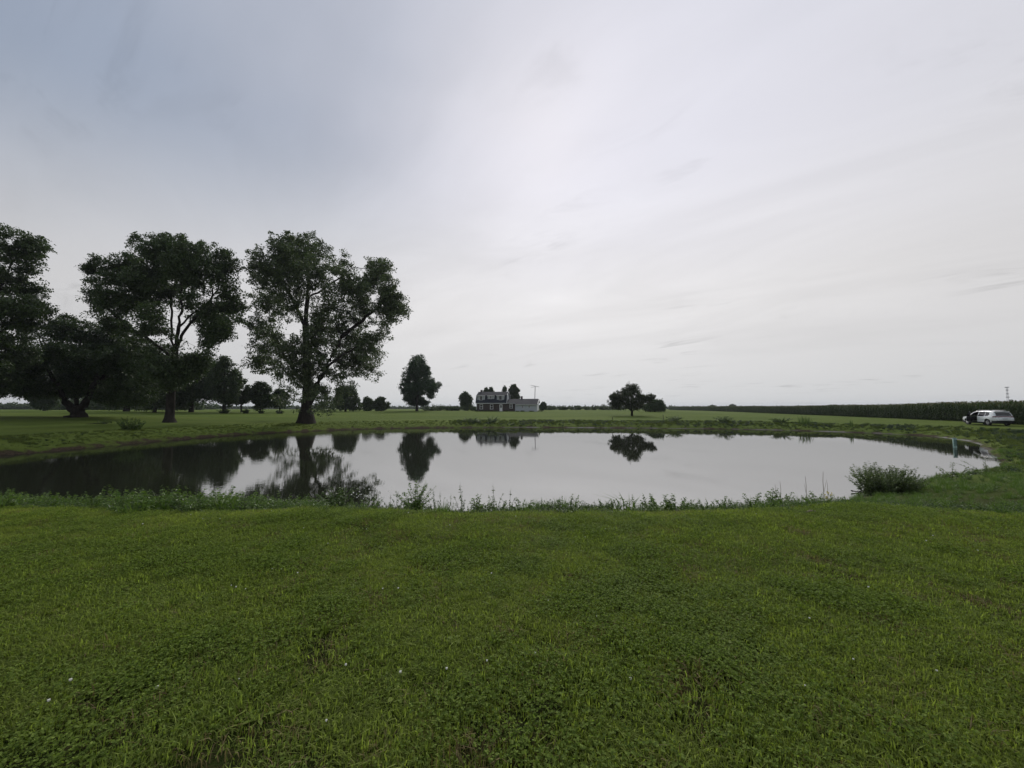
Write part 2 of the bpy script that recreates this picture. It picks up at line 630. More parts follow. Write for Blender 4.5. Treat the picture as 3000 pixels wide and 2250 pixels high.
# ------------------------------------------------------------------ scatter with geometry nodes (for stuff)
def scatter(name, pts, rot, scale, pick, protos, label, cat):
    """one object: prototypes (unlinked) instanced on given points"""
    c = bpy.data.collections.new(name + '_kinds')
    for i, p in enumerate(protos):
        p.name = '%s_kind_%02d' % (name, i)
        c.objects.link(p)
    me = bpy.data.meshes.new(name)
    n = len(pts)
    me.vertices.add(n)
    me.vertices.foreach_set('co', np.asarray(pts, np.float32).ravel())
    me.attributes.new('rot', 'FLOAT_VECTOR', 'POINT').data.foreach_set('vector', np.asarray(rot, np.float32).ravel())
    me.attributes.new('size', 'FLOAT_VECTOR', 'POINT').data.foreach_set('vector', np.asarray(scale, np.float32).ravel())
    me.attributes.new('pick', 'INT', 'POINT').data.foreach_set('value', np.asarray(pick, np.int32))
    o = obj(name, me)
    g = bpy.data.node_groups.new(name, 'GeometryNodeTree')
    g.interface.new_socket('Geometry', in_out='INPUT', socket_type='NodeSocketGeometry')
    g.interface.new_socket('Geometry', in_out='OUTPUT', socket_type='NodeSocketGeometry')
    gi, go = g.nodes.new('NodeGroupInput'), g.nodes.new('NodeGroupOutput')
    ins = g.nodes.new('GeometryNodeInstanceOnPoints')
    ci = g.nodes.new('GeometryNodeCollectionInfo')
    ci.inputs['Collection'].default_value = c
    ci.inputs['Separate Children'].default_value = True
    ci.inputs['Reset Children'].default_value = True
    ins.inputs['Pick Instance'].default_value = True

    def attr(nm, tp):
        a = g.nodes.new('GeometryNodeInputNamedAttribute')
        a.data_type = tp
        a.inputs['Name'].default_value = nm
        return a.outputs['Attribute']
    g.links.new(gi.outputs[0], ins.inputs['Points'])
    g.links.new(ci.outputs[0], ins.inputs['Instance'])
    g.links.new(attr('pick', 'INT'), ins.inputs['Instance Index'])
    g.links.new(attr('rot', 'FLOAT_VECTOR'), ins.inputs['Rotation'])
    g.links.new(attr('size', 'FLOAT_VECTOR'), ins.inputs['Scale'])
    g.links.new(ins.outputs[0], go.inputs[0])
    md = o.modifiers.new('scatter', 'NODES')
    md.node_group = g
    tag(o, label, cat, kind='stuff')
    return o


def blades_mesh(name, n, rad, h0, h1, w, mat, lean=0.5, seed=0, curl=0.5, clump=False):
    r = np.random.default_rng(seed)
    a = r.uniform(0, 2 * np.pi, n)
    q = rad * np.sqrt(r.uniform(0, 1, n))
    bx, by = q * np.cos(a), q * np.sin(a)
    h = r.uniform(h0, h1, n)
    dr = a + r.normal(0, 0.6, n) if clump else r.uniform(0, 2 * np.pi, n)
    ln = np.abs(r.normal(0, lean, n)) * h
    wd = w * r.uniform(0.6, 1.3, n)
    fx, fy = np.cos(dr), np.sin(dr)
    tw = dr + np.pi / 2 + r.normal(0, 0.5, n)
    sx, sy = np.cos(tw) * wd / 2, np.sin(tw) * wd / 2
    z0 = np.full(n, -0.01)
    m = 0.55
    P = np.stack([
        np.stack([bx - sx, by - sy, z0], 1), np.stack([bx + sx, by + sy, z0], 1),
        np.stack([bx + fx * ln * m * curl + sx, by + fy * ln * m * curl + sy, h * m], 1),
        np.stack([bx + fx * ln * m * curl - sx, by + fy * ln * m * curl - sy, h * m], 1),
        np.stack([bx + fx * ln, by + fy * ln, h * (1 - 0.25 * np.minimum(1, ln / h))], 1)], 1).reshape(-1, 3)
    i = np.arange(n)[:, None] * 5
    return mesh_np(name, P, [i + np.array([[0, 1, 2, 3]]), i + np.array([[3, 2, 4]])], mat)


def leaves_np(P, L, W, tilt, r, droop=None, yaw=None):
    """diamond leaves: base point P, length L, width W, tilt above the horizon, random heading; folded a bit"""
    n = len(P)
    yaw = r.uniform(0, 2 * np.pi, n) if yaw is None else yaw
    f = np.stack([np.cos(yaw) * np.cos(tilt), np.sin(yaw) * np.cos(tilt), np.sin(tilt)], 1)
    roll = r.normal(0, 0.6, n)
    s0 = np.stack([-np.sin(yaw), np.cos(yaw), np.zeros(n)], 1)
    u0 = np.cross(f, s0)
    s = s0 * np.cos(roll)[:, None] + u0 * np.sin(roll)[:, None]
    L, W = np.broadcast_to(L, n)[:, None], np.broadcast_to(W, n)[:, None]
    V = np.stack([P, P + f * L * 0.45 + s * W * 0.5, P + f * L, P + f * L * 0.45 - s * W * 0.5], 1)
    if droop is not None:
        V[:, 2, 2] -= droop * L[:, 0]
    return V.reshape(-1, 3), (np.arange(n)[:, None] * 4 + np.array([[0, 1, 2, 3]]))


def clover_mesh(name, n, rad, seed):
    r = np.random.default_rng(seed)
    a, q = r.uniform(0, 2 * np.pi, n), rad * np.sqrt(r.uniform(0, 1, n))
    c = np.stack([q * np.cos(a), q * np.sin(a), r.uniform(0.02, 0.06, n)], 1)
    c3 = np.repeat(c, 3, 0)
    yaw = np.repeat(r.uniform(0, 6.28, n), 3) + np.tile([0, 2.09, 4.19], n)
    V, Fq = leaves_np(c3, r.uniform(0.009, 0.016, 3 * n), r.uniform(0.008, 0.014, 3 * n), r.normal(0.15, 0.25, 3 * n), r, 0.1, yaw)
    return mesh_np(name, V, Fq, M_CLOVER)


def rosette_mesh(name, n, L, W, seed, mat):
    """broad lawn weeds: a few long leaves from one root, each leaf of two panels bent over"""
    r = np.random.default_rng(seed)
    V, Fq = [], []
    for k in range(n):
        yaw = k * 2.4 + r.normal(0, 0.3)
        l, w = L * r.uniform(0.6, 1.1), W * r.uniform(0.7, 1.1)
        f, s = np.array([math.cos(yaw), math.sin(yaw), 0]), np.array([-math.sin(yaw), math.cos(yaw), 0])
        up = r.uniform(0.25, 0.8)
        z = np.array([0, 0, 1.0])
        prof = [(0, 0, .15), (.3, .3 * up, .75), (.65, .42 * up, 1.0), (1.0, .3 * up, .15)]
        o = len(V)
        for (d, h, ww) in prof:
            c = f * l * d + z * (l * h + 0.008)
            V += [c - s * w * ww / 2 + z * 0.15 * w * ww, c, c + s * w * ww / 2 + z * 0.15 * w * ww]
        for i in range(3):
            b = o + i * 3
            Fq += [(b, b + 1, b + 4, b + 3), (b + 1, b + 2, b + 5, b + 4)]
    return mesh_np(name, np.array(V), np.array(Fq), mat)


def vnoise(x, y, s, seed=0):
    """smooth value noise 0..1"""
    r = np.random.default_rng(seed)
    T = r.uniform(0, 1, (64, 64))
    u, v = x / s, y / s
    i, j = np.floor(u).astype(int), np.floor(v).astype(int)
    fu, fv = u - i, v - j
    fu, fv = fu * fu * (3 - 2 * fu), fv * fv * (3 - 2 * fv)
    g = lambda a, b: T[a % 64, b % 64]
    return (g(i, j) * (1 - fu) + g(i + 1, j) * fu) * (1 - fv) + (g(i, j + 1) * (1 - fu) + g(i + 1, j + 1) * fu) * fv


def unlinked(me):
    return bpy.data.objects.new(me.name, me)


# ------------------------------------------------------------------ the mown lawn
lawn_protos = [unlinked(blades_mesh('turf', 125, 0.13, 0.014, 0.044, 0.0050, M_GRASS, 1.25, s)) for s in range(4)]
lawn_protos += [unlinked(blades_mesh('turf_long', 80, 0.12, 0.02, 0.058, 0.0055, M_GRASS, 0.6, 10 + s)) for s in range(2)]
lawn_protos += [unlinked(blades_mesh('turf_dry', 45, 0.13, 0.02, 0.06, 0.004, M_GRASS_DRY, 1.0, 20))]
lawn_protos += [unlinked(clover_mesh('clover', 42, 0.13, 30 + s)) for s in range(3)]
lawn_protos += [unlinked(rosette_mesh('rosette', 7, 0.075, 0.024, 40, M_BROAD)),
                unlinked(rosette_mesh('rosette_wide', 6, 0.055, 0.032, 41, M_BROAD)),
                unlinked(blades_mesh('crabgrass', 26, 0.03, 0.04, 0.085, 0.008, M_BROAD, 1.1, 42, 0.6, True))]


def lawn_points():
    n = 190000
    r = np.random.default_rng(3)
    y = 0.2 + 15.8 * np.sqrt(r.uniform(0, 1, n))
    x = r.uniform(-1, 1, n) * (1.5 * y + 3.5)
    dens = np.interp(np.hypot(x, y), [0, 4, 8, 14, 25], [1.0, 1.0, 0.62, 0.40, 0.3]) 
    keep = r.uniform(0, 1, n) < dens
    x, y = x[keep], y[keep]
    d = pond_dist(x, y)
    keep = d > (5.0 + 3.3 * sstep(5, 15, x))
    return x[keep], y[keep], d[keep]


LX, LY, LD = lawn_points()
n = len(LX)
k1 = vnoise(LX, LY, 0.7, 1) * 0.6 + vnoise(LX, LY, 0.22, 2) * 0.4
k2 = vnoise(LX, LY, 0.9, 3) * 0.5 + vnoise(LX, LY, 0.3, 4) * 0.5
k3 = vnoise(LX + 9, LY, 0.55, 5) * 0.6 + vnoise(LX, LY, 0.16, 6) * 0.4
u = rng.uniform(0, 1, n)
pick = rng.integers(0, 4, n)
pick = np.where(u < 0.12 + 0.15 * (k2 > 0.6), 4 + rng.integers(0, 2, n), pick)
pick = np.where(u > 0.92 - 0.60 * sstep(0.45, 0.78, k1), 7 + rng.integers(0, 3, n), pick)
pick = np.where(((k3 > 0.76) & (u > 0.55)) | ((u > 0.36) & (u < 0.385 + 0.06 * (k3 > 0.55))), 6, pick)
pick = np.where((u > 0.955) & (k2 > 0.42), 10 + rng.integers(0, 3, n), pick)
bare = (k3 > 0.78) & (rng.uniform(0, 1, n) < 0.8)
sel = ~bare
LZ = ground_z(LX, LY, LD)
pts = np.stack([LX, LY, LZ], 1)[sel]
m_ = len(pts)
rot = np.stack([rng.normal(0, .08, m_), rng.normal(0, .08, m_), rng.uniform(0, 6.28, m_)], 1)
sz = np.repeat((rng.uniform(0.75, 1.2, m_) * (1 + 0.012 * LY[sel]))[:, None], 3, 1)
sz[:, 2] *= 0.75 + 0.5 * vnoise(LX, LY, 0.5, 8)[sel]
scatter('lawn_grass', pts, rot, sz, pick[sel], lawn_protos, 'short mown lawn of grass and clover in front of the pond', 'grass')

# white clover heads dotted over the lawn
fm = MB()
for k in range(7):
    a = k * 0.9
    fm.tube([(0.003 * math.cos(a), 0.003 * math.sin(a), -0.004), (0.006 * math.cos(a), 0.006 * math.sin(a), 0.006)], [0.005, 0.003], 4)
flower = unlinked(fm.mesh('flower', M_WHITE_PETAL))
n = 90
fy = rng.uniform(2, 10, n); fx = rng.uniform(-1, 1, n) * (1.35 * fy)
fx = np.where(rng.uniform(0, 1, n) < 0.6, -np.abs(fx) * 0.8 + 0.8, fx)
keep = pond_dist(fx, fy) > 4.5
fx, fy = fx[keep], fy[keep]
n = len(fx)
scatter('clover_blossom', np.stack([fx, fy, ground_z(fx, fy) + 0.045], 1), np.zeros((n, 3)),
        np.repeat(rng.uniform(0.5, 0.95, n)[:, None], 3, 1), np.zeros(n), [flower],
        'tiny white clover blossoms dotted over the mown lawn', 'flowers')


# ------------------------------------------------------------------ herbs and bushes
def herb_parts(nst, H, spread, nl, L, W, seed, lean=0.5, start=0.15, tilt=0.3, base_r=0.05, thick=0.004, droop=0.25, jitter=0.15, dome=0.4):
    """stems rising and leaning out from a root, each set with leaves; returns stem MB and leaf arrays"""
    r = np.random.default_rng(seed)
    st = MB()
    P, yaws, sizes = [], [], []
    for k in range(nst):
        a = r.uniform(0, 6.28)
        h = H * r.uniform(0.55, 1.0)
        out = spread * r.uniform(0.0, 1.0) ** 0.7
        h *= 1 - dome * (out / spread) ** 2
        b = np.array([base_r * math.cos(a) * r.uniform(0, 1), base_r * math.sin(a) * r.uniform(0, 1), -0.03])
        e = np.array([math.cos(a) * out, math.sin(a) * out, 0])
        pts = [b]
        for i in range(1, 5):
            t = i / 4
            pts.append(b + e * (t ** 1.4) + np.array([0, 0, h * (t - 0.18 * lean * t * t)]) + r.normal(0, jitter * 0.1, 3) * h * 0.3)
        st.tube(pts, [thick, thick * .9, thick * .8, thick * .6, thick * .3], 3, False)
        pts = np.array(pts)
        m = max(2, int(nl * r.uniform(0.7, 1.3)))
        t = r.uniform(start, 1.02, m) ** 0.85
        q = np.clip(t * 4, 0, 3.999)
        i = q.astype(int)
        f = (q - i)[:, None]
        P.append(pts[i] * (1 - f) + pts[i + 1] * f)
        yaws.append(a + r.normal(0, 1.3, m))
        sizes.append(r.uniform(0.6, 1.15, m) * (1.1 - 0.55 * t))
    P, yaws, sizes = np.concatenate(P), np.concatenate(yaws), np.concatenate(sizes)
    V, Fq = leaves_np(P, L * sizes, W * sizes, r.normal(tilt, 0.4, len(P)), r, droop, yaws)
    return st, V, Fq


def herb_mesh(name, mats, *a, **k):
    """one joined mesh for scattering: stems and leaves"""
    st, V, Fq = herb_parts(*a, **k)
    me = st.mesh(name, mats[0])
    V0 = np.array(st.v)
    nb = len(st.f)
    allv = np.concatenate([V0, V])
    fs = [np.array(st.f), Fq + len(V0)]
    m2 = mesh_np(name, allv, fs, mats[0])
    m2.materials.append(mats[1])
    mi = np.zeros(len(m2.polygons), np.int32)
    mi[nb:] = 1
    m2.polygons.foreach_set('material_index', mi)
    bpy.data.meshes.remove(me)
    return m2


def plant(name, label, cat, loc, mats, group=None, rz=0.0, names=('stem', 'foliage'), flowers=None, *a, **k):
    o = empty(name, loc, rz)
    tag(o, label, cat, group)
    st, V, Fq = herb_parts(*a, **k)
    obj(names[0], st.mesh(names[0], mats[0]), o)
    obj(names[1], mesh_np(names[1], V, Fq, mats[1]), o)
    return o


def copy_tree(o, loc, rz=0.0, scale=1.0, label=None, parent=None):
    c = o.copy()
    COL.objects.link(c)
    c.parent = parent
    if parent is None:
        c.location = tuple(float(v) for v in loc)
        c.rotation_euler = (0, 0, rz)
        c.scale = (scale, scale, scale) if not hasattr(scale, '__len__') else scale
        if label:
            c['label'] = label
    for ch in o.children:
        copy_tree(ch, None, parent=c)
    return c


# ---- thick weeds on the near bank, left of the view, and thinner ones on the right slope: one mass
weed_protos = [unlinked(herb_mesh('weed', (M_STEM, M_WEED), 7, 0.62, 0.30, 26, 0.085, 0.040, 50 + s)) for s in range(3)]
weed_protos += [unlinked(herb_mesh('weed_low', (M_STEM, M_WEED_DK), 9, 0.36, 0.30, 24, 0.075, 0.034, 60 + s)) for s in range(3)]
weed_protos += [unlinked(blades_mesh('rank_grass', 90, 0.22, 0.15, 0.42, 0.009, M_WEED, 0.7, 70 + s, 0.5, True)) for s in range(2)]


def bank_weeds():
    r = np.random.default_rng(11)
    X, Y, Z, S, K = [], [], [], [], []
    n = 26000
    x, y = r.uniform(-34, 40, n), r.uniform(5.5, 27, n)
    d = pond_dist(x, y)
    crest = 5.3 + 3.3 * sstep(5, 15, x)                   # where the mower stops
    t = d / crest
    left = sstep(-3.2, -4.6, x)
    right = sstep(8.5, 13, x)
    dens = left * 0.80 + right * 0.45 + (1 - left) * (1 - right) * 0.55
    ok = (d > 0.1) & (t < 1.0 + 0.04 * np.sin(x * 1.9)) & (r.uniform(0, 1, n) < dens)
    x, y, d, t = x[ok], y[ok], d[ok], t[ok]
    left, right = left[ok], right[ok]
    s = r.uniform(0.65, 1.1, len(x)) * (0.80 + 0.25 * np.sin(x * 1.3) * np.sin(x * 0.47 + 1))
    s *= np.where(left > 0.5, 1.22, np.where(right > 0.5, 0.68, 0.85))
    s *= np.where(t > 0.96, 0.7, 1.0)
    u = r.uniform(0, 1, len(x))
    k = np.where(u < 0.60, r.integers(0, 3, len(x)), np.where(u < 0.93, r.integers(3, 6, len(x)), r.integers(6, 8, len(x))))
    k = np.where((right > 0.5) & (u > 0.25), r.integers(6, 8, len(x)), k)
    k = np.where((right > 0.5) & (u <= 0.25), r.integers(0, 3, len(x)), k)
    k = np.where((left < 0.5) & (right < 0.5) & (u < 0.45), 3, k)
    return x, y, d, s, k


wx_, wy_, wd_, ws_, wk_ = bank_weeds()
n = len(wx_)
scatter('bank_weeds', np.stack([wx_, wy_, ground_z(wx_, wy_, wd_)], 1),
        np.stack([rng.normal(0, .1, n), rng.normal(0, .1, n), rng.uniform(0, 6.28, n)], 1),
        np.repeat(ws_[:, None], 3, 1), wk_, weed_protos,
        'rank green weeds and uncut grass growing along the near bank of the pond', 'weeds')

# ---- uncut grass round the far and side banks
far_protos = [unlinked(blades_mesh('bank_grass', 60, 0.50, 0.18, 0.50, 0.030, M_SHORE_SHADED, 0.6, 80 + s)) for s in range(3)]
far_protos += [unlinked(herb_mesh('bank_herb', (M_STEM, M_LEAF_OAK), 14, 0.5, 0.45, 16, 0.16, 0.08, 90 + s)) for s in range(2)]  # dark leaf colour on the herbs adds to the painted bank shade


def far_bank():
    r = np.random.default_rng(13)
    A, B = pond_s, np.roll(pond_s, -1, 0)
    seg = np.linalg.norm(B - A, axis=1)
    n = 9000
    i = r.choice(len(A), n, p=seg / seg.sum())
    t = r.uniform(0, 1, n)[:, None]
    p = A[i] * (1 - t) + B[i] * t
    off = 0.35 + 6.0 * r.beta(1.3, 1.5, n)
    p = p + edge_n[i] * off[:, None]
    x, y = p[:, 0], p[:, 1]
    d = pond_dist(x, y)
    k3 = vnoise(x, y, 2.2, 21)
    lim = np.where(x < -14, 0.35 + 0.3 * sstep(-14, -24, x), 0.30)
    ok = (d > lim) & (d < 6.2) & (y > 17)
    hi = np.interp(d, [0, 1, 3, 5, 6.2], [0.35, 0.6, 0.8, 0.65, 0.25])
    s = r.uniform(0.35, 1.3, n) * hi * (0.65 + 0.6 * k3) * np.where(x < -10, 0.42, 0.85)
    k = np.where(r.uniform(0, 1, n) < np.where(x < -10, 0.12, 0.42 + 0.3 * (k3 > 0.6)), r.integers(3, 5, n), r.integers(0, 3, n))
    return x[ok], y[ok], d[ok], s[ok], k[ok]


wx_, wy_, wd_, ws_, wk_ = far_bank()
n = len(wx_)
scatter('shore_grass', np.stack([wx_, wy_, ground_z(wx_, wy_, wd_)], 1),
        np.stack([rng.normal(0, .1, n), rng.normal(0, .1, n), rng.uniform(0, 6.28, n)], 1),
        np.repeat(ws_[:, None], 3, 1), wk_, far_protos,
        'uncut tufted grass on the far and side banks of the pond', 'grass')

# ---- single weeds that stand out against the water on the near bank (each a plant of its own)
G_W = 'weeds standing up along the near bank'


def bank_spot(px, y):
    return on_ground(px, y - 0.95)


p0 = plant('leafy_weed', 'bushy green weed with notched leaves, broadest clump against the bright water on the near bank', 'weed',
           bank_spot(1212, 8.0), (M_STEM, M_WEED), None, 0, ('stem', 'foliage'), None, 34, 0.74, 0.40, 30, 0.075, 0.036, 101)
plant('leafy_weed', 'tall green weed clump beside the white flowering weed on the near bank', 'weed',
      bank_spot(985, 8.0), (M_STEM, M_WEED_DK), None, 0, ('stem', 'foliage'), None, 36, 0.56, 0.50, 30, 0.085, 0.036, 102)
wf = plant('flowering_weed', 'weed with small dry white flower heads on the near bank', 'weed',
           bank_spot(1085, 8.2), (M_STEM, M_WEED_DK), None, 0, ('stem', 'foliage'), None, 16, 0.46, 0.40, 12, 0.06, 0.02, 103)
fl = MB()
_r = np.random.default_rng(5)
for k in range(34):
    x, y, z = _r.normal(0, 0.2), _r.normal(0, 0.12), _r.uniform(0.2, 0.46)
    s = _r.uniform(0.008, 0.016)
    fl.tube([(x, y, z), (x + _r.normal(0, .006), y, z + s)], [s, s * 0.5], 5)
fl.build('flower_heads', M_WHITE_PETAL, wf)['kind'] = 'stuff'
med = plant('leafy_weed', 'medium leafy weed rising from the near bank against the water', 'weed', bank_spot(1530, 8.3),
            (M_STEM, M_WEED), G_W, 0, ('stem', 'foliage'), None, 13, 0.46, 0.22, 26, 0.080, 0.036, 104)
for px, y, s in [(1395, 8.2, 1.1), (1420, 8.3, .95), (1462, 8.3, 0.9), (1775, 8.2, 0.85), (1800, 8.3, .75), (1905, 8.2, 1.05), (1935, 8.3, 1.2), (1985, 8.2, 1.1),
                 (2020, 8.3, .9), (2075, 8.3, .85), (1640, 8.2, .62), (1605, 8.2, .5), (1700, 8.2, .5), (2130, 8.4, .95), (2205, 8.5, 1.1), (2265, 8.7, 1.25), (2300, 8.8, 1.1),
                 (2400, 9.3, 1.2), (2450, 9.4, 1.0), (2330, 9.0, .8)]:
    copy_tree(med, bank_spot(px, y), random.uniform(0, 6), s)
thin = plant('stalk_weed', 'thin upright weed stalk with sparse leaves on the near bank', 'weed', bank_spot(1355, 8.1),
             (M_STEM, M_WEED_DK), G_W, 0, ('stem', 'foliage'), None, 5, 0.70, 0.18, 26, 0.070, 0.026, 105, start=0.2, tilt=0.5)
for px, y, s in [(1295, 8.2, .72), (1275, 8.3, .8), (1452, 8.0, .95), (1490, 8.2, .85), (1685, 8.1, .5), (1322, 8.2, .66), (1140, 8.1, .62),
                 (1165, 8.2, .7), (1740, 8.1, .45)]:
    copy_tree(thin, bank_spot(px, y), random.uniform(0, 6), s)
ag = empty('coarse_grass', bank_spot(1840, 8.1))
tag(ag, 'clump of coarse arching grass blades between leafy weeds on the near bank', 'grass')
obj('blade_tuft', blades_mesh('blade_tuft', 24, 0.20, 0.22, 0.42, 0.017, M_WEED, 0.95, 106, 0.4, True), ag)
# dry leafless stalks and the yellow bloom by the inlet on the right
dry = empty('dry_stalk', bank_spot(2415, 9.6))
tag(dry, 'bare dry weed stalk standing in the bank weeds near the willow bush', 'weed', 'dry stalks near the willow')
sb = MB()
sb.tube([(0, 0, -0.05), (0.01, 0, .3), (0.0, 0, .62), (0.015, 0, .84)], [.007, .006, .005, .003], 5)
sb.tube([(0.0, 0, .36), (0.06, 0.02, .52), (0.10, 0.02, .66)], [.004, .003, .002], 4)
sb.build('stalk', M_DRY, dry)
for px, y, s in [(2365, 9.5, .86), (2428, 9.7, .74), (2290, 9.3, .7), (2275, 9.2, .62)]:
    copy_tree(dry, bank_spot(px, y), random.uniform(0, 6), s)
yb = plant('yellow_weed', 'weed with a yellow bloom at the foot of the dry stalks', 'weed', bank_spot(2423, 9.55), (M_STEM, M_WEED), None, 0,
           ('stem', 'foliage'), None, 12, 0.42, 0.28, 22, 0.07, 0.03, 107)
M_YELLOW = flat_mat('yellow_petal', (0.62, 0.50, 0.08), 0.8)
yf = MB()
for k in range(16):
    x, y, z = _r.normal(-0.02, 0.03), _r.normal(-.05, 0.03), _r.uniform(0.22, 0.40)
    yf.tube([(x, y, z), (x, y, z + .022)], [.014, .008], 5)
yf.build('bloom', M_YELLOW, yb)['kind'] = 'stuff'
# willow bush that leans out over the water
wl = on_plane(2600, 1438, -1.42)
wl = np.array([wl[0], wl[1], gz(wl[0], wl[1]) - 0.02])
plant('willow_bush', 'round bush of narrow leaves leaning over the water on the near right bank', 'bush', wl, (M_STEM, M_WILLOW), None, 0,
      ('stem', 'foliage'), None, 260, 1.30, 0.55, 60, 0.125, 0.040, 108, lean=0.8, tilt=0.2, base_r=0.80, thick=0.005, start=0.0, dome=0.35, jitter=0.9)
sap = plant('sapling', 'thin leafy sapling leaning over the water beside the willow bush', 'sapling', on_ground(2795, 15.6), (M_STEM, M_WILLOW), None, 0,
            ('stem', 'foliage'), None, 9, 1.0, 0.8, 40, 0.11, 0.045, 109, lean=0.8, base_r=0.3)
plant('sapling', 'low leafy sapling in weeds at the tip of the pond', 'sapling', on_ground(2890, 17.2), (M_STEM, M_WILLOW), None, 0,
      ('stem', 'foliage'), None, 12, 0.8, 0.9, 40, 0.11, 0.045, 110, lean=0.8, base_r=0.4)
# bush on the left bank
plant('bank_bush', 'loose green bush on the bank in front of the forked trees', 'bush', on_ground(385, 39.5), (M_STEM, M_WEED_DK), None, 0,
      ('stem', 'foliage'), None, 34, 1.45, 0.85, 60, 0.20, 0.11, 111, base_r=0.7, thick=0.010, jitter=0.9, start=0.05)
# bushes on the far bank below the house and further along
for i, (px, yd, h, w, lb) in enumerate([
        (1385, 67.5, 1.1, 1.6, 'grey green bush at the far water edge straight below the white dormers'),
        (1440, 67.5, 1.25, 1.3, 'twiggy bush at the far water edge below the brick wing'),
        (1975, 66.5, 1.1, 1.8, 'low spreading bush on the far bank beyond the apple tree'),
        (2120, 64.0, 1.2, 1.5, 'leafy bush on the far bank opposite the bend of the corn'),
        (2290, 61.0, 0.9, 1.4, 'small dark bush on the far bank before the reeds')]):
    plant('shore_bush', lb, 'bush', on_ground(px, yd), (M_STEM, M_WEED_DK), None, i, ('stem', 'foliage'), None,
          26, h, w, 36, 0.30, 0.12, 120 + i, base_r=0.5, thick=0.012)
# reeds standing on the far right bank
rd = empty('reed_clump', on_ground(2362, 57.5))
tag(rd, 'clump of upright reeds on the far right bank', 'reeds')
obj('reed_blades', blades_mesh('reed_blades', 60, 0.9, 0.8, 1.5, 0.05, M_WEED_DK, 0.12, 130), rd)
rd2 = empty('reed_clump', on_ground(2492, 53.5))
tag(rd2, 'lone thin reed tuft on the right bank towards the parked car', 'reeds')
obj('reed_blades', blades_mesh('reed_blades', 16, 0.3, 0.7, 1.3, 0.05, M_WEED_DK, 0.12, 131), rd2)

# ------------------------------------------------------------------ corn
def corn_mesh(seed):
    r = np.random.default_rng(seed)
    V, Fq, mi = [], [], []
    H = 2.55

    def strip(pts, wid, mat):
        o = len(V)
        for p, s in pts:
            V.append(p - s * wid / 2); V.append(p + s * wid / 2)
        for i in range(len(pts) - 1):
            Fq.append((o + 2 * i, o + 2 * i + 1, o + 2 * i + 3, o + 2 * i + 2)); mi.append(mat)
    for a in (0, math.pi / 2):
        s = np.array([math.cos(a), math.sin(a), 0])
        strip([(np.array([0, 0, -0.05]), s), (np.array([0, 0, 1.3]), s), (np.array([0, 0, H]), s * 0.5)], 0.035, 0)
    for k in range(13):
        z = 0.25 + k * 0.175
        a = (k % 2) * math.pi + r.normal(0, 0.5)
        f, s = np.array([math.cos(a), math.sin(a), 0]), np.array([-math.sin(a), math.cos(a), 0])
        L = r.uniform(0.55, 0.85)
        up = r.uniform(0.25, 0.45)
        up = up + (0.2 if k > 9 else 0)
        Z = np.array([0, 0, 1.0])
        strip([(Z * z, s * .7), (Z * (z + up * .8) + f * L * .3, s), (Z * (z + up * .75) + f * L * .65, s * .8), (Z * (z + up * 0.1) + f * L, s * .1)], 0.085, 0)
    for k in range(5):
        a = r.uniform(0, 6.28)
        f, s = np.array([math.cos(a), math.sin(a), 0]), np.array([-math.sin(a), math.cos(a), 0])
        strip([(np.array([0, 0, H - .05]), s), (np.array([0, 0, H + .18]) + f * .05, s), (np.array([0, 0, H + .26]) + f * .15, s * .4)], 0.018, 1)
    m = mesh_np('corn', np.array(V), np.array(Fq), M_CORN)
    m.materials.append(M_TASSEL)
    m.polygons.foreach_set('material_index', np.array(mi, np.int32))
    return m


CORN = np.array([(44.0, 5.0), (52.0, 24.0), (62.8, 48.8), (74.5, 77.0), (88.5, 113.0), (98.0, 142.0), (112.0, 200.0), (124.0, 268.0), (131.0, 330.0)])


def corn_points():
    r = np.random.default_rng(17)
    X, Y, S = [], [], []
    seg = np.diff(CORN, axis=0)
    L = np.linalg.norm(seg, axis=1)
    cum = np.concatenate([[0], np.cumsum(L)])
    for row in range(40):
        off = row * 0.76 if row < 12 else 12 * 0.76 + (row - 12) * 2.6
        sp = 0.20 if row < 3 else (0.30 if row < 12 else 0.9)
        s = np.arange(0, cum[-1], sp) + r.uniform(-.06, .06)
        s = s + r.normal(0, 0.03, len(s))
        px, py = np.interp(s, cum, CORN[:, 0]), np.interp(s, cum, CORN[:, 1])
        i = np.clip(np.searchsorted(cum, s) - 1, 0, len(L) - 1)
        nx, ny = seg[i, 1] / L[i], -seg[i, 0] / L[i]
        far = py > 150
        kp = ~far | (r.uniform(0, 1, len(s)) < 0.5)
        X.append((px + nx * off + r.normal(0, .05, len(s)))[kp]); Y.append((py + ny * off + r.normal(0, .05, len(s)))[kp])
    x, y = np.concatenate(X), np.concatenate(Y)
    # the rows stop short at the field's far end, where it dips out of sight
    return x, y


cx_, cy_ = corn_points()
n = len(cx_)
cs = rng.uniform(0.84, 1.05, n) * (0.92 + 0.14 * vnoise(cx_, cy_, 5.0, 31))
scatter('corn_field', np.stack([cx_, cy_, ground_z(cx_, cy_)], 1),
        np.stack([rng.normal(0, .05, n), rng.normal(0, .05, n), rng.uniform(0, 6.28, n)], 1),
        np.repeat(cs[:, None], 3, 1), rng.integers(0, 4, n), [unlinked(corn_mesh(140 + s)) for s in range(4)],
        'tall dark green field of corn behind the parked car', 'corn')


# ------------------------------------------------------------------ trees
def unit(v):
    return v / (np.linalg.norm(v, axis=-1, keepdims=True) + 1e-9)


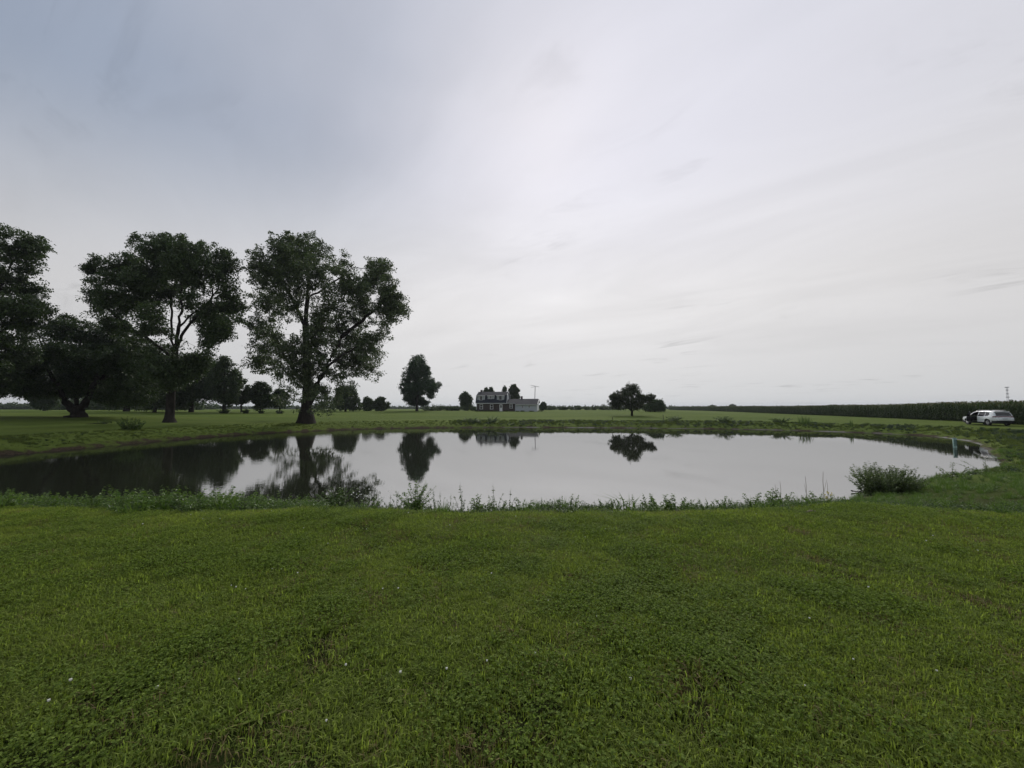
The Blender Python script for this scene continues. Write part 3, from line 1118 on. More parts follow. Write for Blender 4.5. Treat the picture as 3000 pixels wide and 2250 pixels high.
def grow(seeds, attr, step, kill, iters, r, tropism=0.08):
    """space colonisation from seed polylines [(points, parent_seed_index_or_None)]"""
    pos, par = [], []
    for pts in seeds:
        pts = [np.array(p, float) for p in pts]
        if pos:
            d = np.linalg.norm(np.array(pos) - pts[0], axis=1)
            prev = int(d.argmin())
            start = 1 if len(pts) > 1 else 0
            cur = pos[prev]
        else:
            prev, start, cur = -1, 0, pts[0]
        for p in pts[start:]:
            dist = np.linalg.norm(p - cur)
            m = max(1, int(round(dist / (step * 1.4))))
            for j in range(1, m + 1):
                pos.append(cur + (p - cur) * j / m + (r.normal(0, step * 0.12, 3) if j < m else 0))
                par.append(prev)
                prev = len(pos) - 1
            cur = p
    A = attr.copy()
    P = np.array(pos)
    nd = np.full(len(A), 1e9)
    ni = np.zeros(len(A), int)
    new0 = 0
    for it in range(iters):
        Pn = np.array(pos[new0:])
        if len(Pn):
            for c in range(0, len(Pn), 400):
                D = ((A[:, None, :] - Pn[None, c:c + 400, :]) ** 2).sum(2)
                j = D.argmin(1)
                dd = D[np.arange(len(A)), j]
                b = dd < nd
                nd[b] = dd[b]
                ni[b] = j[b] + new0 + c
        keep = nd > kill * kill
        A, nd, ni = A[keep], nd[keep], ni[keep]
        if len(A) == 0:
            break
        new0 = len(pos)
        P = np.array(pos)
        dirs = unit(A - P[ni])
        acc = np.zeros((len(P), 3))
        np.add.at(acc, ni, dirs)
        for k in np.unique(ni):
            v = acc[k]
            pr = par[k]
            inh = unit(P[k] - P[pr]) if pr >= 0 else np.array([0, 0, 1.0])
            v = unit(unit(v) + 0.25 * inh + np.array([0, 0, tropism]) + r.normal(0, 0.16, 3))
            pos.append(P[k] + v * step)
            par.append(k)
    return np.array(pos), np.array(par)


def branch_mesh(name, pos, par, Rb, tip, flare, mat, power=2.3):
    n = len(pos)
    rad = np.zeros(n)
    ch = [[] for _ in range(n)]
    for i in range(n - 1, -1, -1):
        rad[i] = tip if not ch[i] else (sum(rad[c] ** power for c in ch[i])) ** (1 / power)
        if par[i] >= 0:
            ch[par[i]].append(i)
    rm = rad.max()
    qx = math.log(Rb / tip) / max(math.log(rm / tip), 1e-6)
    rad = tip * (rad / tip) ** qx
    z0 = pos[0][2]
    V, F4 = [], []

    def ring(p, d, rr, k, lob=0.0):
        d = unit(d)
        a = np.cross(d, [0.0, 0.31, 0.95] if abs(d[2]) < 0.9 else [1.0, 0, 0])
        a = unit(a)
        b = np.cross(d, a)
        th = np.arange(k) * 2 * np.pi / k
        q = rr * (1 + lob * np.sin(th * 5 + 1) + lob * 0.6 * np.sin(th * 3))
        return p + np.cos(th)[:, None] * a * q[:, None] + np.sin(th)[:, None] * b * q[:, None]
    stack = [(0, None)]
    while stack:
        s, parent = stack.pop()
        chain = [s]
        c = s
        while ch[c]:
            cc = sorted(ch[c], key=lambda q: -rad[q])
            for o in cc[1:]:
                stack.append((o, c))
            c = cc[0]
            chain.append(c)
        pts = [pos[i] for i in chain]
        rr = [rad[i] for i in chain]
        if parent is not None:
            pts.insert(0, pos[parent])
            rr.insert(0, min(rr[0] * 1.25, rad[parent]))
        if len(pts) < 2:
            continue
        k = 12 if rr[0] > 0.3 else (7 if rr[0] > 0.1 else (5 if rr[0] > 0.04 else 3))
        o = len(V)
        m = len(pts)
        for i in range(m):
            d = pts[min(i + 1, m - 1)] - pts[max(i - 1, 0)]
            q = rr[i]
            lob = 0.0
            if flare and parent is None:
                hgt = pts[i][2] - z0
                ff = max(0.0, 1 - hgt / (Rb * 2.6))
                q = q * (1 + flare * ff ** 2)
                lob = 0.05 + 0.10 * ff
                if i == 0:
                    d = np.array([0, 0, 1.0])
            V.extend(ring(pts[i], d, q, k, lob))
        for i in range(m - 1):
            for j in range(k):
                F4.append((o + i * k + j, o + i * k + (j + 1) % k, o + (i + 1) * k + (j + 1) % k, o + (i + 1) * k + j))
    return mesh_np(name, np.array(V), np.array(F4), mat, True)


def crown_mesh(name, P, per, sigma, L, W, mat, r, flat=0.75, zmin=None):
    """leaves in loose clumps round twig ends"""
    m = r.poisson(per, len(P))
    B = np.repeat(P, m, 0)
    sg = np.repeat(r.uniform(0.55, 1.25, len(P)) * sigma, m)
    q = r.normal(0, 1, (len(B), 3))
    q *= np.minimum(1, 1.7 / (np.linalg.norm(q, axis=1, keepdims=True) + 1e-6))
    q *= sg[:, None]
    q[:, 2] *= flat
    Q = B + q
    if zmin is not None:
        Q = Q[Q[:, 2] > zmin]
    s = r.uniform(0.6, 1.3, len(Q))
    V, Fq = leaves_np(Q, L * s, W * s, r.normal(-0.1, 0.7, len(Q)), r, 0.15)
    return mesh_np(name, V, Fq, mat)


def tree(name, label, cat, px, depth, lobes, trunk_r, leaf, seeds_px=None, n_attr=700, per=34, sigma=0.5, L=0.26, W=0.17,
         step=0.55, seed=0, flare=0.8, group=None, thick=0.8, lean_depth=0.28, tip=0.014, fork=None, base=None, bark=None, fill=0.55, holes=0.0):
    """lobes: (px, py, rx, ry) in photograph pixels at the tree's depth; trunk foot on the ground in column px"""
    r = np.random.default_rng(1000 + seed)
    foot = on_ground(px, depth) if base is None else np.array(base, float)
    k = depth / F_PX
    root = empty(name, foot)
    tag(root, label, cat, group)
    C, RR = [], []
    for i, (a, b, rx, ry) in enumerate(lobes):
        c = at_depth(a, b, depth)
        off = c[0] - foot[0]
        wid = max(abs(l[0] - px) for l in lobes) * k
        room = math.sqrt(max(0.05, 1 - (off / (wid + 1e-6)) ** 2))
        c = at_depth(a, b, depth + r.uniform(-1, 1) * wid * room * lean_depth * 1.6)
        C.append(c)
        RR.append((rx * k * 1.10, (rx + ry) * 0.5 * k * thick, ry * k * 1.10))
    C, RR = np.array(C), np.array(RR)
    vol = RR.prod(1) ** 0.85
    w = r.choice(len(C), n_attr, p=vol / vol.sum())
    u = unit(r.normal(0, 1, (n_attr, 3))) * (r.uniform(0, 1, n_attr) ** 0.40)[:, None]
    A = C[w] + u * RR[w]
    nf = int(n_attr * fill)                      # boughs between neighbouring masses
    if nf and len(C) > 3:
        dd_ = np.linalg.norm(C[:, None] - C[None], axis=2) + np.eye(len(C)) * 1e6
        nb = np.argsort(dd_, 1)[:, :4]
        i0 = r.integers(0, len(C), nf)
        j0 = nb[i0, r.integers(0, 4, nf)]
        tt = r.uniform(0.25, 0.75, nf)[:, None]
        A = np.concatenate([A, C[i0] * (1 - tt) + C[j0] * tt + np.clip(r.normal(0, 0.45, (nf, 3)), -.9, .9) * (RR[i0] + RR[j0]) * 0.5])
    A = A[A[:, 2] > foot[2] + 0.5] - foot
    if holes:                                    # openings in the foliage
        a_ = holes
        nz = (vnoise(A[:, 0] + A[:, 1] * .35, A[:, 2] + A[:, 1] * 0.25, a_, 300 + seed) * 0.6
              + vnoise(A[:, 0] - A[:, 1] * .4, A[:, 2] + 7.0, a_ * 0.5, 330 + seed) * 0.4)
        A = A[nz > np.quantile(nz, 0.20)]
    if seeds_px is None:
        top = C[:, 2].max() - foot[2]
        cx = C[:, 0].mean() - foot[0]
        seeds = [[(0, 0, -0.15), (cx * 0.1, 0, top * 0.2), (cx * 0.4, 0, top * 0.5), (cx * 0.8, 0, top * 0.8)]]
    else:
        seeds = []
        for pl in seeds_px:
            s = []
            for q in pl:
                p = at_depth(q[0], q[1], depth) - foot
                p[1] = q[2] if len(q) > 2 else 0.0
                s.append(p)
            seeds.append(s)
        seeds[0][0] = np.array([0, 0, -0.2])
    pos, par = grow(seeds, A, step, step * 1.5, 70, r)
    obj('trunk', branch_mesh('trunk', pos, par, trunk_r, tip, flare, bark or M_BARK), root)
    obj('crown', crown_mesh('crown', A, per, sigma, L, W, leaf, r, zmin=0.25), root)
    return root


def conv(lst, ox, oy, s):
    return [(ox + a / s, oy + b / s, c / s, d / s) for a, b, c, d in lst]


def convp(lst, ox, oy, s):
    return [[(ox + q[0] / s, oy + q[1] / s) + tuple(q[2:]) for q in pl] for pl in lst]


# the great cottonwood by the water
lob = conv([(700, 240, 165, 100), (560, 200, 40, 60), (450, 320, 125, 105), (960, 360, 120, 105), (700, 430, 200, 110), (420, 470, 110, 90),
            (1205, 410, 95, 95), (1210, 540, 115, 120), (1260, 690, 120, 90), (1370, 690, 60, 45), (980, 540, 150, 105), (360, 620, 110, 90),
            (480, 640, 90, 100), (640, 680, 120, 95), (400, 780, 100, 80), (430, 880, 100, 75), (350, 1050, 80, 65), (450, 1060, 100, 70),
            (570, 940, 90, 60), (770, 900, 130, 150), (1160, 960, 110, 85), (1170, 1090, 100, 80), (1020, 1060, 110, 90), (540, 1180, 85, 60),
            (570, 1300, 95, 75), (650, 1380, 40, 40), (850, 1250, 100, 110), (820, 1370, 70, 50), (850, 660, 130, 110),
            (1060, 740, 100, 80), (1190, 820, 90, 70), (760, 1080, 110, 110), (330, 340, 40, 40), (1300, 560, 50, 50), (700, 330, 200, 100), (560, 400, 130, 90), (850, 460, 150, 90), (560, 560, 110, 80), (1090, 560, 90, 110),
            (1080, 660, 100, 80), (760, 780, 110, 100), (480, 960, 90, 80), (640, 1060, 70, 80), (1090, 900, 90, 80), (940, 1180, 90, 80), (960, 980, 80, 80), (700, 1200, 70, 90), (1050, 870, 90, 60), (930, 790, 90, 80), (1210, 430, 100, 95), (1220, 560, 115, 110), (1215, 370, 60, 40), (1320, 650, 70, 60)], 600, 620, 2.37)
sd = convp([[(705, 1450), (705, 1250), (700, 1050), (700, 800), (715, 600), (720, 400)],
            [(745, 1400), (790, 1200, -.4), (880, 1080, -1.2), (1000, 1000, -2), (1120, 950, -2.5)],
            [(790, 1200, -.4), (870, 1000, .6), (930, 860, 1.0), (1040, 770, 1.2), (1180, 640, 1.5)],
            [(690, 1220), (600, 1100, .8), (530, 1010, 1.2), (440, 860, 2)],
            [(700, 800), (600, 560, -1.0), (500, 450, -2.0)], [(715, 600), (830, 500, 1.2), (960, 390, 1.6)],
            [(690, 1300), (610, 1250, -1.2), (560, 1290, -2)]], 600, 620, 2.37)
tree('cottonwood_tree', 'tallest broad tree with a massive flared trunk rooted right at the water edge', 'tree', 895, 58.5, lob, 0.92, M_LEAF_COTTON, sd,
     2500, 46, 0.37, 0.26, 0.18, 0.6, 1, 0.45, holes=2.0, tip=0.012)

# the forked tree to its left
lob = conv([(1190, 260, 115, 65), (1010, 280, 95, 70), (1400, 340, 125, 80), (1560, 420, 95, 90), (1150, 410, 180, 95), (900, 400, 105, 80),
            (680, 420, 65, 70), (740, 550, 105, 75), (620, 590, 70, 30), (950, 580, 150, 95), (1260, 540, 140, 70), (1520, 560, 120, 90),
            (1610, 680, 100, 95), (680, 680, 85, 55), (860, 710, 125, 70), (1040, 760, 100, 70), (1620, 790, 90, 60), (1440, 820, 100, 70),
            (1450, 950, 65, 55), (1080, 890, 110, 55), (1560, 330, 60, 35), (1320, 700, 60, 50), (920, 860, 90, 60), (560, 450, 40, 20),
            (1320, 640, 60, 40), (1160, 640, 70, 60), (1280, 420, 140, 90), (1020, 500, 150, 90), (1400, 480, 130, 90), (800, 640, 120, 80),
            (960, 680, 120, 80), (1120, 560, 140, 80), (1480, 720, 90, 80), (1560, 860, 70, 50), (820, 480, 100, 70), (1090, 1120, 120, 80), (1260, 1170, 110, 70), (1000, 1220, 110, 70),
            (1360, 1110, 90, 70), (1180, 1240, 80, 45), (1430, 1070, 60, 60), (960, 1080, 90, 70), (1100, 1010, 90, 60), (1620, 600, 80, 80), (1660, 740, 65, 75), (1540, 760, 90, 70), (1500, 890, 75, 60),
            (780, 830, 120, 55), (1190, 330, 120, 80), (1300, 300, 90, 70), (1090, 330, 100, 80)], 0, 600, 2.37)
sd = convp([[(1180, 1500), (1185, 1350), (1200, 1150), (1215, 1000), (1240, 850), (1265, 700), (1250, 500)],
            [(1212, 1010), (1170, 900, .5), (1150, 760, 1), (1120, 580, 1.5)], [(1225, 980), (1300, 890, -.6), (1400, 790, -1), (1520, 650, -1.2)],
            [(1240, 850), (1290, 740, 1.2), (1400, 640, 1.8), (1480, 480, 2)], [(1200, 1060), (1080, 950, -.8), (930, 840, -1.5), (800, 700, -2)]], 0, 600, 2.37)
tree('forked_tree', 'tall spreading tree with a bare straight trunk that forks below its open crown', 'tree', 498, 54.5, lob, 0.50, M_LEAF_MAPLE, sd,
     2800, 44, 0.36, 0.26, 0.18, 0.6, 2, 0.6, holes=2.0, tip=0.012, fill=0.4)

# the low many-stemmed tree
lob = conv([(250, 1030, 170, 120), (140, 1230, 130, 70), (430, 900, 130, 85), (560, 980, 150, 110), (740, 900, 130, 90), (600, 1180, 190, 90),
            (800, 1120, 170, 110), (900, 1280, 130, 65), (330, 1180, 150, 90), (480, 800, 60, 35), (930, 1020, 110, 90), (180, 1130, 120, 80),
            (60, 1280, 90, 40), (760, 1270, 120, 70), (1000, 1180, 80, 80), (430, 1060, 120, 90), (640, 1060, 160, 110), (250, 1280, 100, 40), (850, 1000, 130, 90), (950, 1340, 110, 40), (700, 1330, 60, 40),
            (1060, 1280, 80, 60), (60, 1150, 110, 90), (450, 1300, 110, 45), (620, 1310, 110, 40), (340, 1280, 100, 40), (520, 1240, 150, 60),
            (180, 1310, 90, 30), (850, 1350, 110, 35)], 0, 600, 2.37)
sd = convp([[(530, 1490), (530, 1460), (530, 1425), (540, 1300), (560, 1150), (560, 950)], [(530, 1425), (455, 1400, .4), (370, 1320, 1), (270, 1180, 1.5)],
            [(530, 1425), (615, 1395, -.5), (690, 1270, -1), (780, 1120, -1.5)], [(530, 1425), (490, 1330, -1), (440, 1150, -2), (400, 950, -2.4)],
            [(530, 1425), (590, 1300, 1.2), (680, 1100, 2.2), (720, 930, 2.6)]], 0, 600, 2.37)
tree('spreading_tree', 'low wide dark tree with several stems fanning out of one stump', 'tree', 226, 61.5, lob, 1.05, M_LEAF_DARK, sd,
     2700, 46, 0.44, 0.27, 0.18, 0.6, 3, 0.15, holes=2.0, tip=0.012)

# the tall tree whose crown reaches in at the frame's edge
lob = conv([(60, 220, 120, 65), (230, 280, 85, 40), (100, 350, 150, 70), (180, 430, 85, 50), (60, 530, 170, 80), (220, 610, 100, 45),
            (80, 710, 180, 80), (250, 730, 120, 55), (60, 870, 160, 90), (80, 1050, 150, 90), (-130, 250, 150, 90), (-200, 450, 190, 110),
            (-180, 680, 200, 120), (-200, 900, 200, 120), (-150, 1100, 180, 110), (-360, 600, 160, 150), (-380, 850, 160, 140), (300, 300, 35, 18), (40, 1210, 140, 70), (-120, 1280, 150, 70), (150, 960, 110, 70), (180, 850, 90, 60)], 0, 600, 2.37)
sd = convp([[(-150, 1510), (-145, 1250), (-140, 900), (-130, 500), (-120, 300)], [(-140, 1000), (20, 850, .5), (150, 730, .8)],
            [(-140, 800), (40, 600, -.6), (150, 420, -1)], [(-145, 1100), (-300, 900, .5), (-360, 700, 1)]], 0, 600, 2.37)
tree('layered_tree', 'tall tree with layered boughs cut off by the picture edge beside the low dark tree', 'tree', -64, 50.0, lob, 0.62, M_LEAF_MAPLE, sd,
     1900, 44, 0.36, 0.26, 0.18, 0.6, 4, 0.5, holes=2.2, tip=0.012, fill=0.3)


# trees further back -------------------------------------------------------------------------------------------
def auto_lobes(px, top, bot, w, seed, n=9, shape='round'):
    r = np.random.default_rng(seed)
    out = []
    h = bot - top
    for i in range(n):
        t = (i + 0.5) / n
        y = bot - h * (0.06 + 0.86 * t)
        if shape == 'round':
            half = w / 2 * math.sqrt(max(0.08, 1 - (2 * t - 0.95) ** 2))
        elif shape == 'cone':
            half = w / 2 * (1.06 - t) ** 0.75 * (0.8 if t < 0.1 else 1)
        else:
            half = w / 2 * (0.9 - 0.35 * t)
        for s in (-1, 1):
            out.append((px + s * half * r.uniform(0.35, 0.62), y + r.normal(0, h * 0.03), half * r.uniform(0.42, 0.58), h * r.uniform(0.09, 0.14)))
    out.append((px, top + h * 0.08, w * 0.12, h * 0.09))
    return out


def back_tree(name, label, px, depth, top, bot, w, leaf, seed, tr=0.2, n_attr=220, per=24, shape='round', group=None, fl=0.3, L=None):
    n_attr = int(n_attr * 2.0)
    k = depth / F_PX
    L = L or max(0.22, depth * 0.0042)
    return tree(name, label, 'tree', px, depth, auto_lobes(px, top, bot, w, seed, 8, shape), tr, leaf, None, n_attr, per,
                max(0.34, w * k * 0.048), L, L * 0.68, max(0.5, w * k * 0.055), seed, fl, group, holes=max(1.5, w * k * 0.16))


G_B = 'trees standing behind the pond meadow'
back_tree('meadow_tree', 'dark tree with twin leaning stems seen behind the forked tree', 560, 96, 1040, 1192, 220, M_LEAF_DARK, 21, 0.42, 620, 34, group=G_B)
back_tree('meadow_tree', 'upright tree with a shrubby foot between the forked tree and the cottonwood', 656, 92, 1045, 1195, 100, M_LEAF_MAPLE, 22, 0.35, 360, 28, group=G_B)
back_tree('meadow_tree', 'small pale green tree leaning over the gap before the cottonwood', 706, 100, 1110, 1188, 60, M_LEAF_FAR, 23, 0.2, 160, group=G_B)
back_tree('meadow_tree', 'small dark tree with low boughs just left of the cottonwood trunk', 763, 96, 1122, 1196, 78, M_LEAF_DARK, 24, 0.24, 220, group=G_B)
back_tree('meadow_tree', 'slim small tree half hidden behind the cottonwood boughs', 819, 100, 1140, 1192, 60, M_LEAF_DARK, 25, 0.15, 140, group=G_B)
back_tree('meadow_tree', 'rounded tree standing behind the cottonwood on the house side', 1012, 118, 1132, 1203, 98, M_LEAF_MAPLE, 26, 0.3, 260, group=G_B, shape='wide')
back_tree('meadow_tree', 'small round tree next to the cottonwood at the meadow edge', 1076, 128, 1165, 1203, 36, M_LEAF_FAR, 27, 0.16, 120, group=G_B)
back_tree('meadow_tree', 'small dome shaped tree alone between the cottonwood and the oak', 1117, 128, 1164, 1203, 44, M_LEAF_FAR, 28, 0.2, 140, group=G_B)
back_tree('meadow_tree', 'broad dark tree filling the gap between the low dark tree and the forked trunk', 370, 104, 1000, 1198, 240, M_LEAF_DARK, 29, 0.5, 700, 38, group=G_B)
back_tree('meadow_tree', 'dark background tree between the spreading tree stems', 130, 120, 1130, 1195, 90, M_LEAF_DARK, 30, 0.3, 220, group=G_B)
back_tree('meadow_tree', 'dark slender background tree right behind the forked trunk', 452, 90, 1050, 1196, 140, M_LEAF_DARK, 44, 0.3, 460, 34, group=G_B)

# shrubs at the feet of the meadow trees
for i, (px, dpt, w, h, lb) in enumerate([
        (656, 90, 30, 17, 'dark shrub skirting the tree between the forked tree and the cottonwood'),
        (720, 92, 16, 14, 'small ball of a shrub in the gap before the cottonwood'),
        (765, 92, 14, 12, 'small shrub below the dark tree just left of the cottonwood'),
        (819, 93, 18, 12, 'small shrub in line with the cottonwood trunk, left of it')]):
    k = dpt / F_PX
    plant('meadow_shrub', lb, 'shrub', on_ground(px, dpt), (M_STEM, M_LEAF_DARK), 'shrubs under the meadow trees', 0, ('stem', 'foliage'), None,
          28, h * k * 1.1, w * k * 0.5, 30, 0.36, 0.22, 150 + i, base_r=w * k * 0.25, thick=0.02, start=0.05)

# the oak, the apple tree and its neighbour
lob = []
for t, hw in [(0.02, .62), (0.1, .78), (0.2, .88), (0.3, 1.0), (0.4, .97), (0.5, .90), (0.6, .82), (0.7, .72), (0.8, .58), (0.9, .40), (0.97, .22)]:
    y = 1184 - t * 138
    for s in (-1, 1):
        lob.append((1225 + s * 54 * hw * 0.55, y + (3 if s > 0 else -3), 54 * hw * 0.45, 9.0))
lob += [(1225, 1050, 15, 10), (1283, 1128, 8, 7), (1273, 1138, 10, 6)] + [(1224, 1175 - 14 * q, 26 - 2 * q, 11) for q in range(8)]
tree('oak_tree', 'egg shaped oak standing alone in the meadow left of the house', 'tree', 1221, 130, lob, 0.42, M_LEAF_OAK,
     convp([[(1221, 1203), (1222, 1180), (1224, 1140), (1226, 1060)]], 0, 0, 1), 1300, 38, 0.44, 0.42, 0.28, 0.8, 31, 0.3, lean_depth=0.5, fill=0.3, holes=1.8)
lob = conv([(550, 230, 90, 55), (560, 330, 120, 80), (420, 300, 85, 55), (340, 320, 55, 60), (460, 380, 80, 60), (670, 310, 80, 50), (760, 300, 50, 25),
            (720, 340, 60, 30), (620, 400, 60, 40), (390, 400, 45, 40), (550, 180, 45, 25), (800, 295, 20, 15), (530, 430, 70, 30), (320, 360, 35, 35)], 1700, 1080, 3.687)
tree('apple_tree', 'low spreading fruit tree with short trunk standing alone in the mown field', 'tree', 1852, 88.5, lob, 0.26, M_LEAF_APPLE,
     convp([[(560, 500), (555, 440), (550, 350), (550, 230)], [(565, 470), (620, 400, .4), (700, 330, .6)], [(550, 460), (470, 380, -.4), (400, 320, -.6)]], 1700, 1080, 3.687),
     620, 34, 0.26, 0.25, 0.16, 0.4, 32, 0.3, holes=1.6)
lob = conv([(820, 405, 75, 45), (770, 400, 50, 42), (875, 425, 40, 32), (840, 360, 40, 24), (730, 425, 50, 34)], 1700, 1080, 3.687)
tree('round_tree', 'dense rounded bushy tree behind the apple tree, nearer the corn', 'tree', 1918, 118, lob, 0.2, M_LEAF_FAR, None, 260, 34, 0.5, 0.42, 0.28, 0.6, 33, 0.2)

# trees and bushes round the house
back_tree('yard_tree', 'loose small tree at the left of the house with a thin crown', 1364, 150, 1150, 1196, 38, M_LEAF_FAR, 34, 0.16, 150, 12, group='trees round the house')
back_tree('yard_tree', 'tallest open crowned tree behind the wing roof of the house', 1505, 160, 1129, 1180, 32, M_LEAF_FAR, 35, 0.35, 170, 20, group='trees round the house')
back_tree('yard_tree', 'treetop showing over the ridge near the brick chimney', 1424, 170, 1138, 1185, 14, M_LEAF_FAR, 36, 0.2, 90, group='trees round the house')
back_tree('yard_tree', 'pointed treetop showing over the middle of the ridge', 1438, 172, 1137, 1185, 13, M_LEAF_FAR, 37, 0.2, 90, group='trees round the house')
back_tree('yard_tree', 'thin treetop over the right end of the high ridge', 1478, 168, 1134, 1185, 13, M_LEAF_FAR, 38, 0.2, 80, 14, group='trees round the house')
back_tree('yard_tree', 'dark small tree standing off the garage end', 1592, 165, 1181, 1199, 16, M_LEAF_FAR, 39, 0.14, 80, group='trees round the house')


def bush(name, label, px, depth, w, h, seed, mat=None, group=None):
    k = depth / F_PX
    L = max(0.3, depth * 0.0042)
    return plant(name, label, 'bush', on_ground(px, depth), (M_STEM, mat or M_LEAF_FAR), group, 0, ('stem', 'foliage'), None,
                 30, h * k, w * k * 0.5, 34, L, L * 0.65, seed, base_r=w * k * 0.35, thick=0.03, start=0.05)


for i, (px, w, h, lb) in enumerate([
        (1258, 40, 14, 'low bush in the hedge line beside the oak'),
        (1282, 46, 24, 'full bush right of the oak, tallest before the gap'),
        (1312, 34, 20, 'rounded dark bush in the middle of the hedge line'),
        (1335, 30, 17, 'small dark bush left of the loose yard tree'),
        (1368, 50, 24, 'wide bush below the loose yard tree'),
        (1392, 26, 20, 'bush close to the left wall of the house')]):
    bush('hedge_bush', lb, px, 142 + (i % 3) * 4, w, h, 160 + i, group='bushes between the oak and the house')
for i, (px, w, h, lb) in enumerate([
        (1608, 34, 12, 'hazy bush just past the garage end'), (1645, 44, 11, 'low hazy bush in the hedgerow past the garage'),
        (1685, 40, 11, 'hazy bush midway along the hedgerow past the garage'), (1730, 50, 12, 'broad hazy bush before the apple tree'),
        (1775, 44, 13, 'bush left behind the apple tree'), (1620, 60, 9, 'lowest bush in the hedgerow past the garage'), (1800, 60, 12, 'bush behind the apple tree trunk')]):
    bush('hedgerow_bush', lb, px, 185 + (i % 3) * 6, w, h * 1.55, 170 + i, group='hedgerow right of the house')
back_tree('distant_tree', 'distant treetop rising over the bend of the corn, smaller one', 2086, 420, 1187, 1200, 26, M_LEAF_FAR, 40, 0.3, 70, 16, L=1.0)
back_tree('distant_tree', 'distant rounded treetop rising over the corn, larger one', 2146, 420, 1184, 1200, 24, M_LEAF_FAR, 41, 0.3, 80, 16, L=1.0)


# far woods: a low dark mass along the horizon
def wood_mesh(name, segs, seed):
    r = np.random.default_rng(seed)
    V, Fq, o = [], [], 0
    for (px0, px1, d, h, n) in segs:
        px = r.uniform(px0, px1, n)
        k = d / F_PX
        hh = h * k * (0.45 + 0.55 * vnoise(px, px * 0 + d, 14.0, seed)) * r.uniform(0.02, 1.0, n)
        dd = d + r.uniform(-6, 6, n)
        X = (px - 1500) / F_PX * dd
        Z = ground_z(X, dd) + hh
        v, f = leaves_np(np.stack([X, dd, Z], 1), d * 0.006 * r.uniform(.6, 1.3, n), d * 0.0045 * r.uniform(.6, 1.3, n), r.normal(0, .7, n), r)
        V.append(v); Fq.append(f + o); o += len(v)
    return mesh_np(name, np.concatenate(V), np.concatenate(Fq), M_LEAF_FAR)


fw = obj('far_wood', wood_mesh('far_wood', [(-700, 130, 260, 22, 9000), (120, 260, 190, 40, 3200), (240, 430, 170, 52, 4200), (430, 600, 190, 30, 2600), (100, 640, 300, 16, 3500), (470, 900, 520, 9, 4000), (880, 1300, 620, 5, 3500),
                                            (1280, 1420, 400, 8, 1200), (1560, 2000, 560, 7, 3500), (1980, 2500, 700, 6, 3000)], 51))
tag(fw, 'low hazy line of woods along the horizon', 'woods', kind='stuff')

# ------------------------------------------------------------------ the house
def brick_mat():
    m, t, b = base_mat('brick')
    tc = t.n('ShaderNodeTexCoord')
    mp = t.n('ShaderNodeMapping')
    mp.inputs['Rotation'].default_value = (R(90), 0, 0)
    t.l(tc.outputs['Object'], mp.inputs[0])
    br = t.n('ShaderNodeTexBrick')
    br.inputs['Color1'].default_value = (0.048, 0.036, 0.032, 1)
    br.inputs['Color2'].default_value = (0.074, 0.056, 0.049, 1)
    br.inputs['Mortar'].default_value = (0.12, 0.11, 0.10, 1)
    br.inputs['Scale'].default_value = 4.6
    br.inputs['Mortar Size'].default_value = 0.012
    t.l(mp.outputs[0], br.inputs['Vector'])
    nz = t.noise(tc.outputs['Object'], 1.4, 4.0)
    t.l(t.mix(t.math('MULTIPLY', nz, 0.6), br.outputs[0], c4((0.045, 0.032, 0.027))), b.inputs['Base Color'])
    b.inputs['Roughness'].default_value = 0.9
    return m


def board_mat(name, col, pitch=0.14, axis_z=True):
    m, t, b = base_mat(name)
    tc = t.n('ShaderNodeTexCoord')
    wv = t.n('ShaderNodeTexWave', wave_type='BANDS', bands_direction='Z', wave_profile='SAW')
    wv.inputs['Scale'].default_value = 0.314 / pitch
    t.l(tc.outputs['Object'], wv.inputs['Vector'])
    nz = t.noise(tc.outputs['Object'], 2.0, 4.0)
    t.l(t.mix(t.math('MULTIPLY', nz, 0.25), c4(col), c4(tuple(c * 0.7 for c in col))), b.inputs['Base Color'])
    bp = t.n('ShaderNodeBump')
    bp.inputs['Strength'].default_value = 0.6
    bp.inputs['Distance'].default_value = 0.02
    t.l(wv.outputs['Fac'], bp.inputs['Height'])
    t.l(bp.outputs[0], b.inputs['Normal'])
    b.inputs['Roughness'].default_value = 0.6
    return m


M_BRICK = brick_mat()
M_SIDING = board_mat('white_siding', (0.42, 0.45, 0.49), 0.13)
M_TRIM = flat_mat('white_trim', (0.74, 0.75, 0.75), 0.5)
M_SHINGLE = noise_mat('roof_shingle', (0.028, 0.029, 0.033), (0.050, 0.051, 0.057), 5, 0.9, 0.4, 0.1, 6, 18)
M_SHINGLE_DK = noise_mat('mansard_shingle', (0.022, 0.026, 0.036), (0.045, 0.050, 0.062), 5, 0.9, 0.4, 0.1, 6, 18)
M_PANE = flat_mat('window_glass', (0.012, 0.014, 0.017), 0.06, 0.6)
M_METAL = flat_mat('grey_metal', (0.20, 0.20, 0.21), 0.45, 0.5, 0.6)
M_SHUTTER = flat_mat('pale_shutter', (0.36, 0.38, 0.41), 0.7)

hpos = on_ground(1396.5, 131.0)
HROT = R(-8)
house = empty('house', hpos, HROT)
tag(house, 'brick house with dark gambrel roof, three white dormers and an attached white garage wing', 'house')
D = 8.5
# main block and wing, lower storey of brick
MB().box(0, 9.9, 0, D, -0.5, 2.68).build('brick_wall', M_BRICK, house)
wing = MB().box(9.9, 13.1, 0.02, D - 0.3, -0.5, 2.66).build('wing_wall', M_BRICK, house)
# gable ends of the gambrel in white siding
gp = [(0.06, 2.68), (D - 0.06, 2.68), (D - 0.5, 4.0), (D - 1.0, 5.12), (D / 2, 6.42), (1.0, 5.12), (0.5, 4.0)]
MB().prism_x(gp, 0.06, 9.84).build('gable_wall', M_SIDING, house)


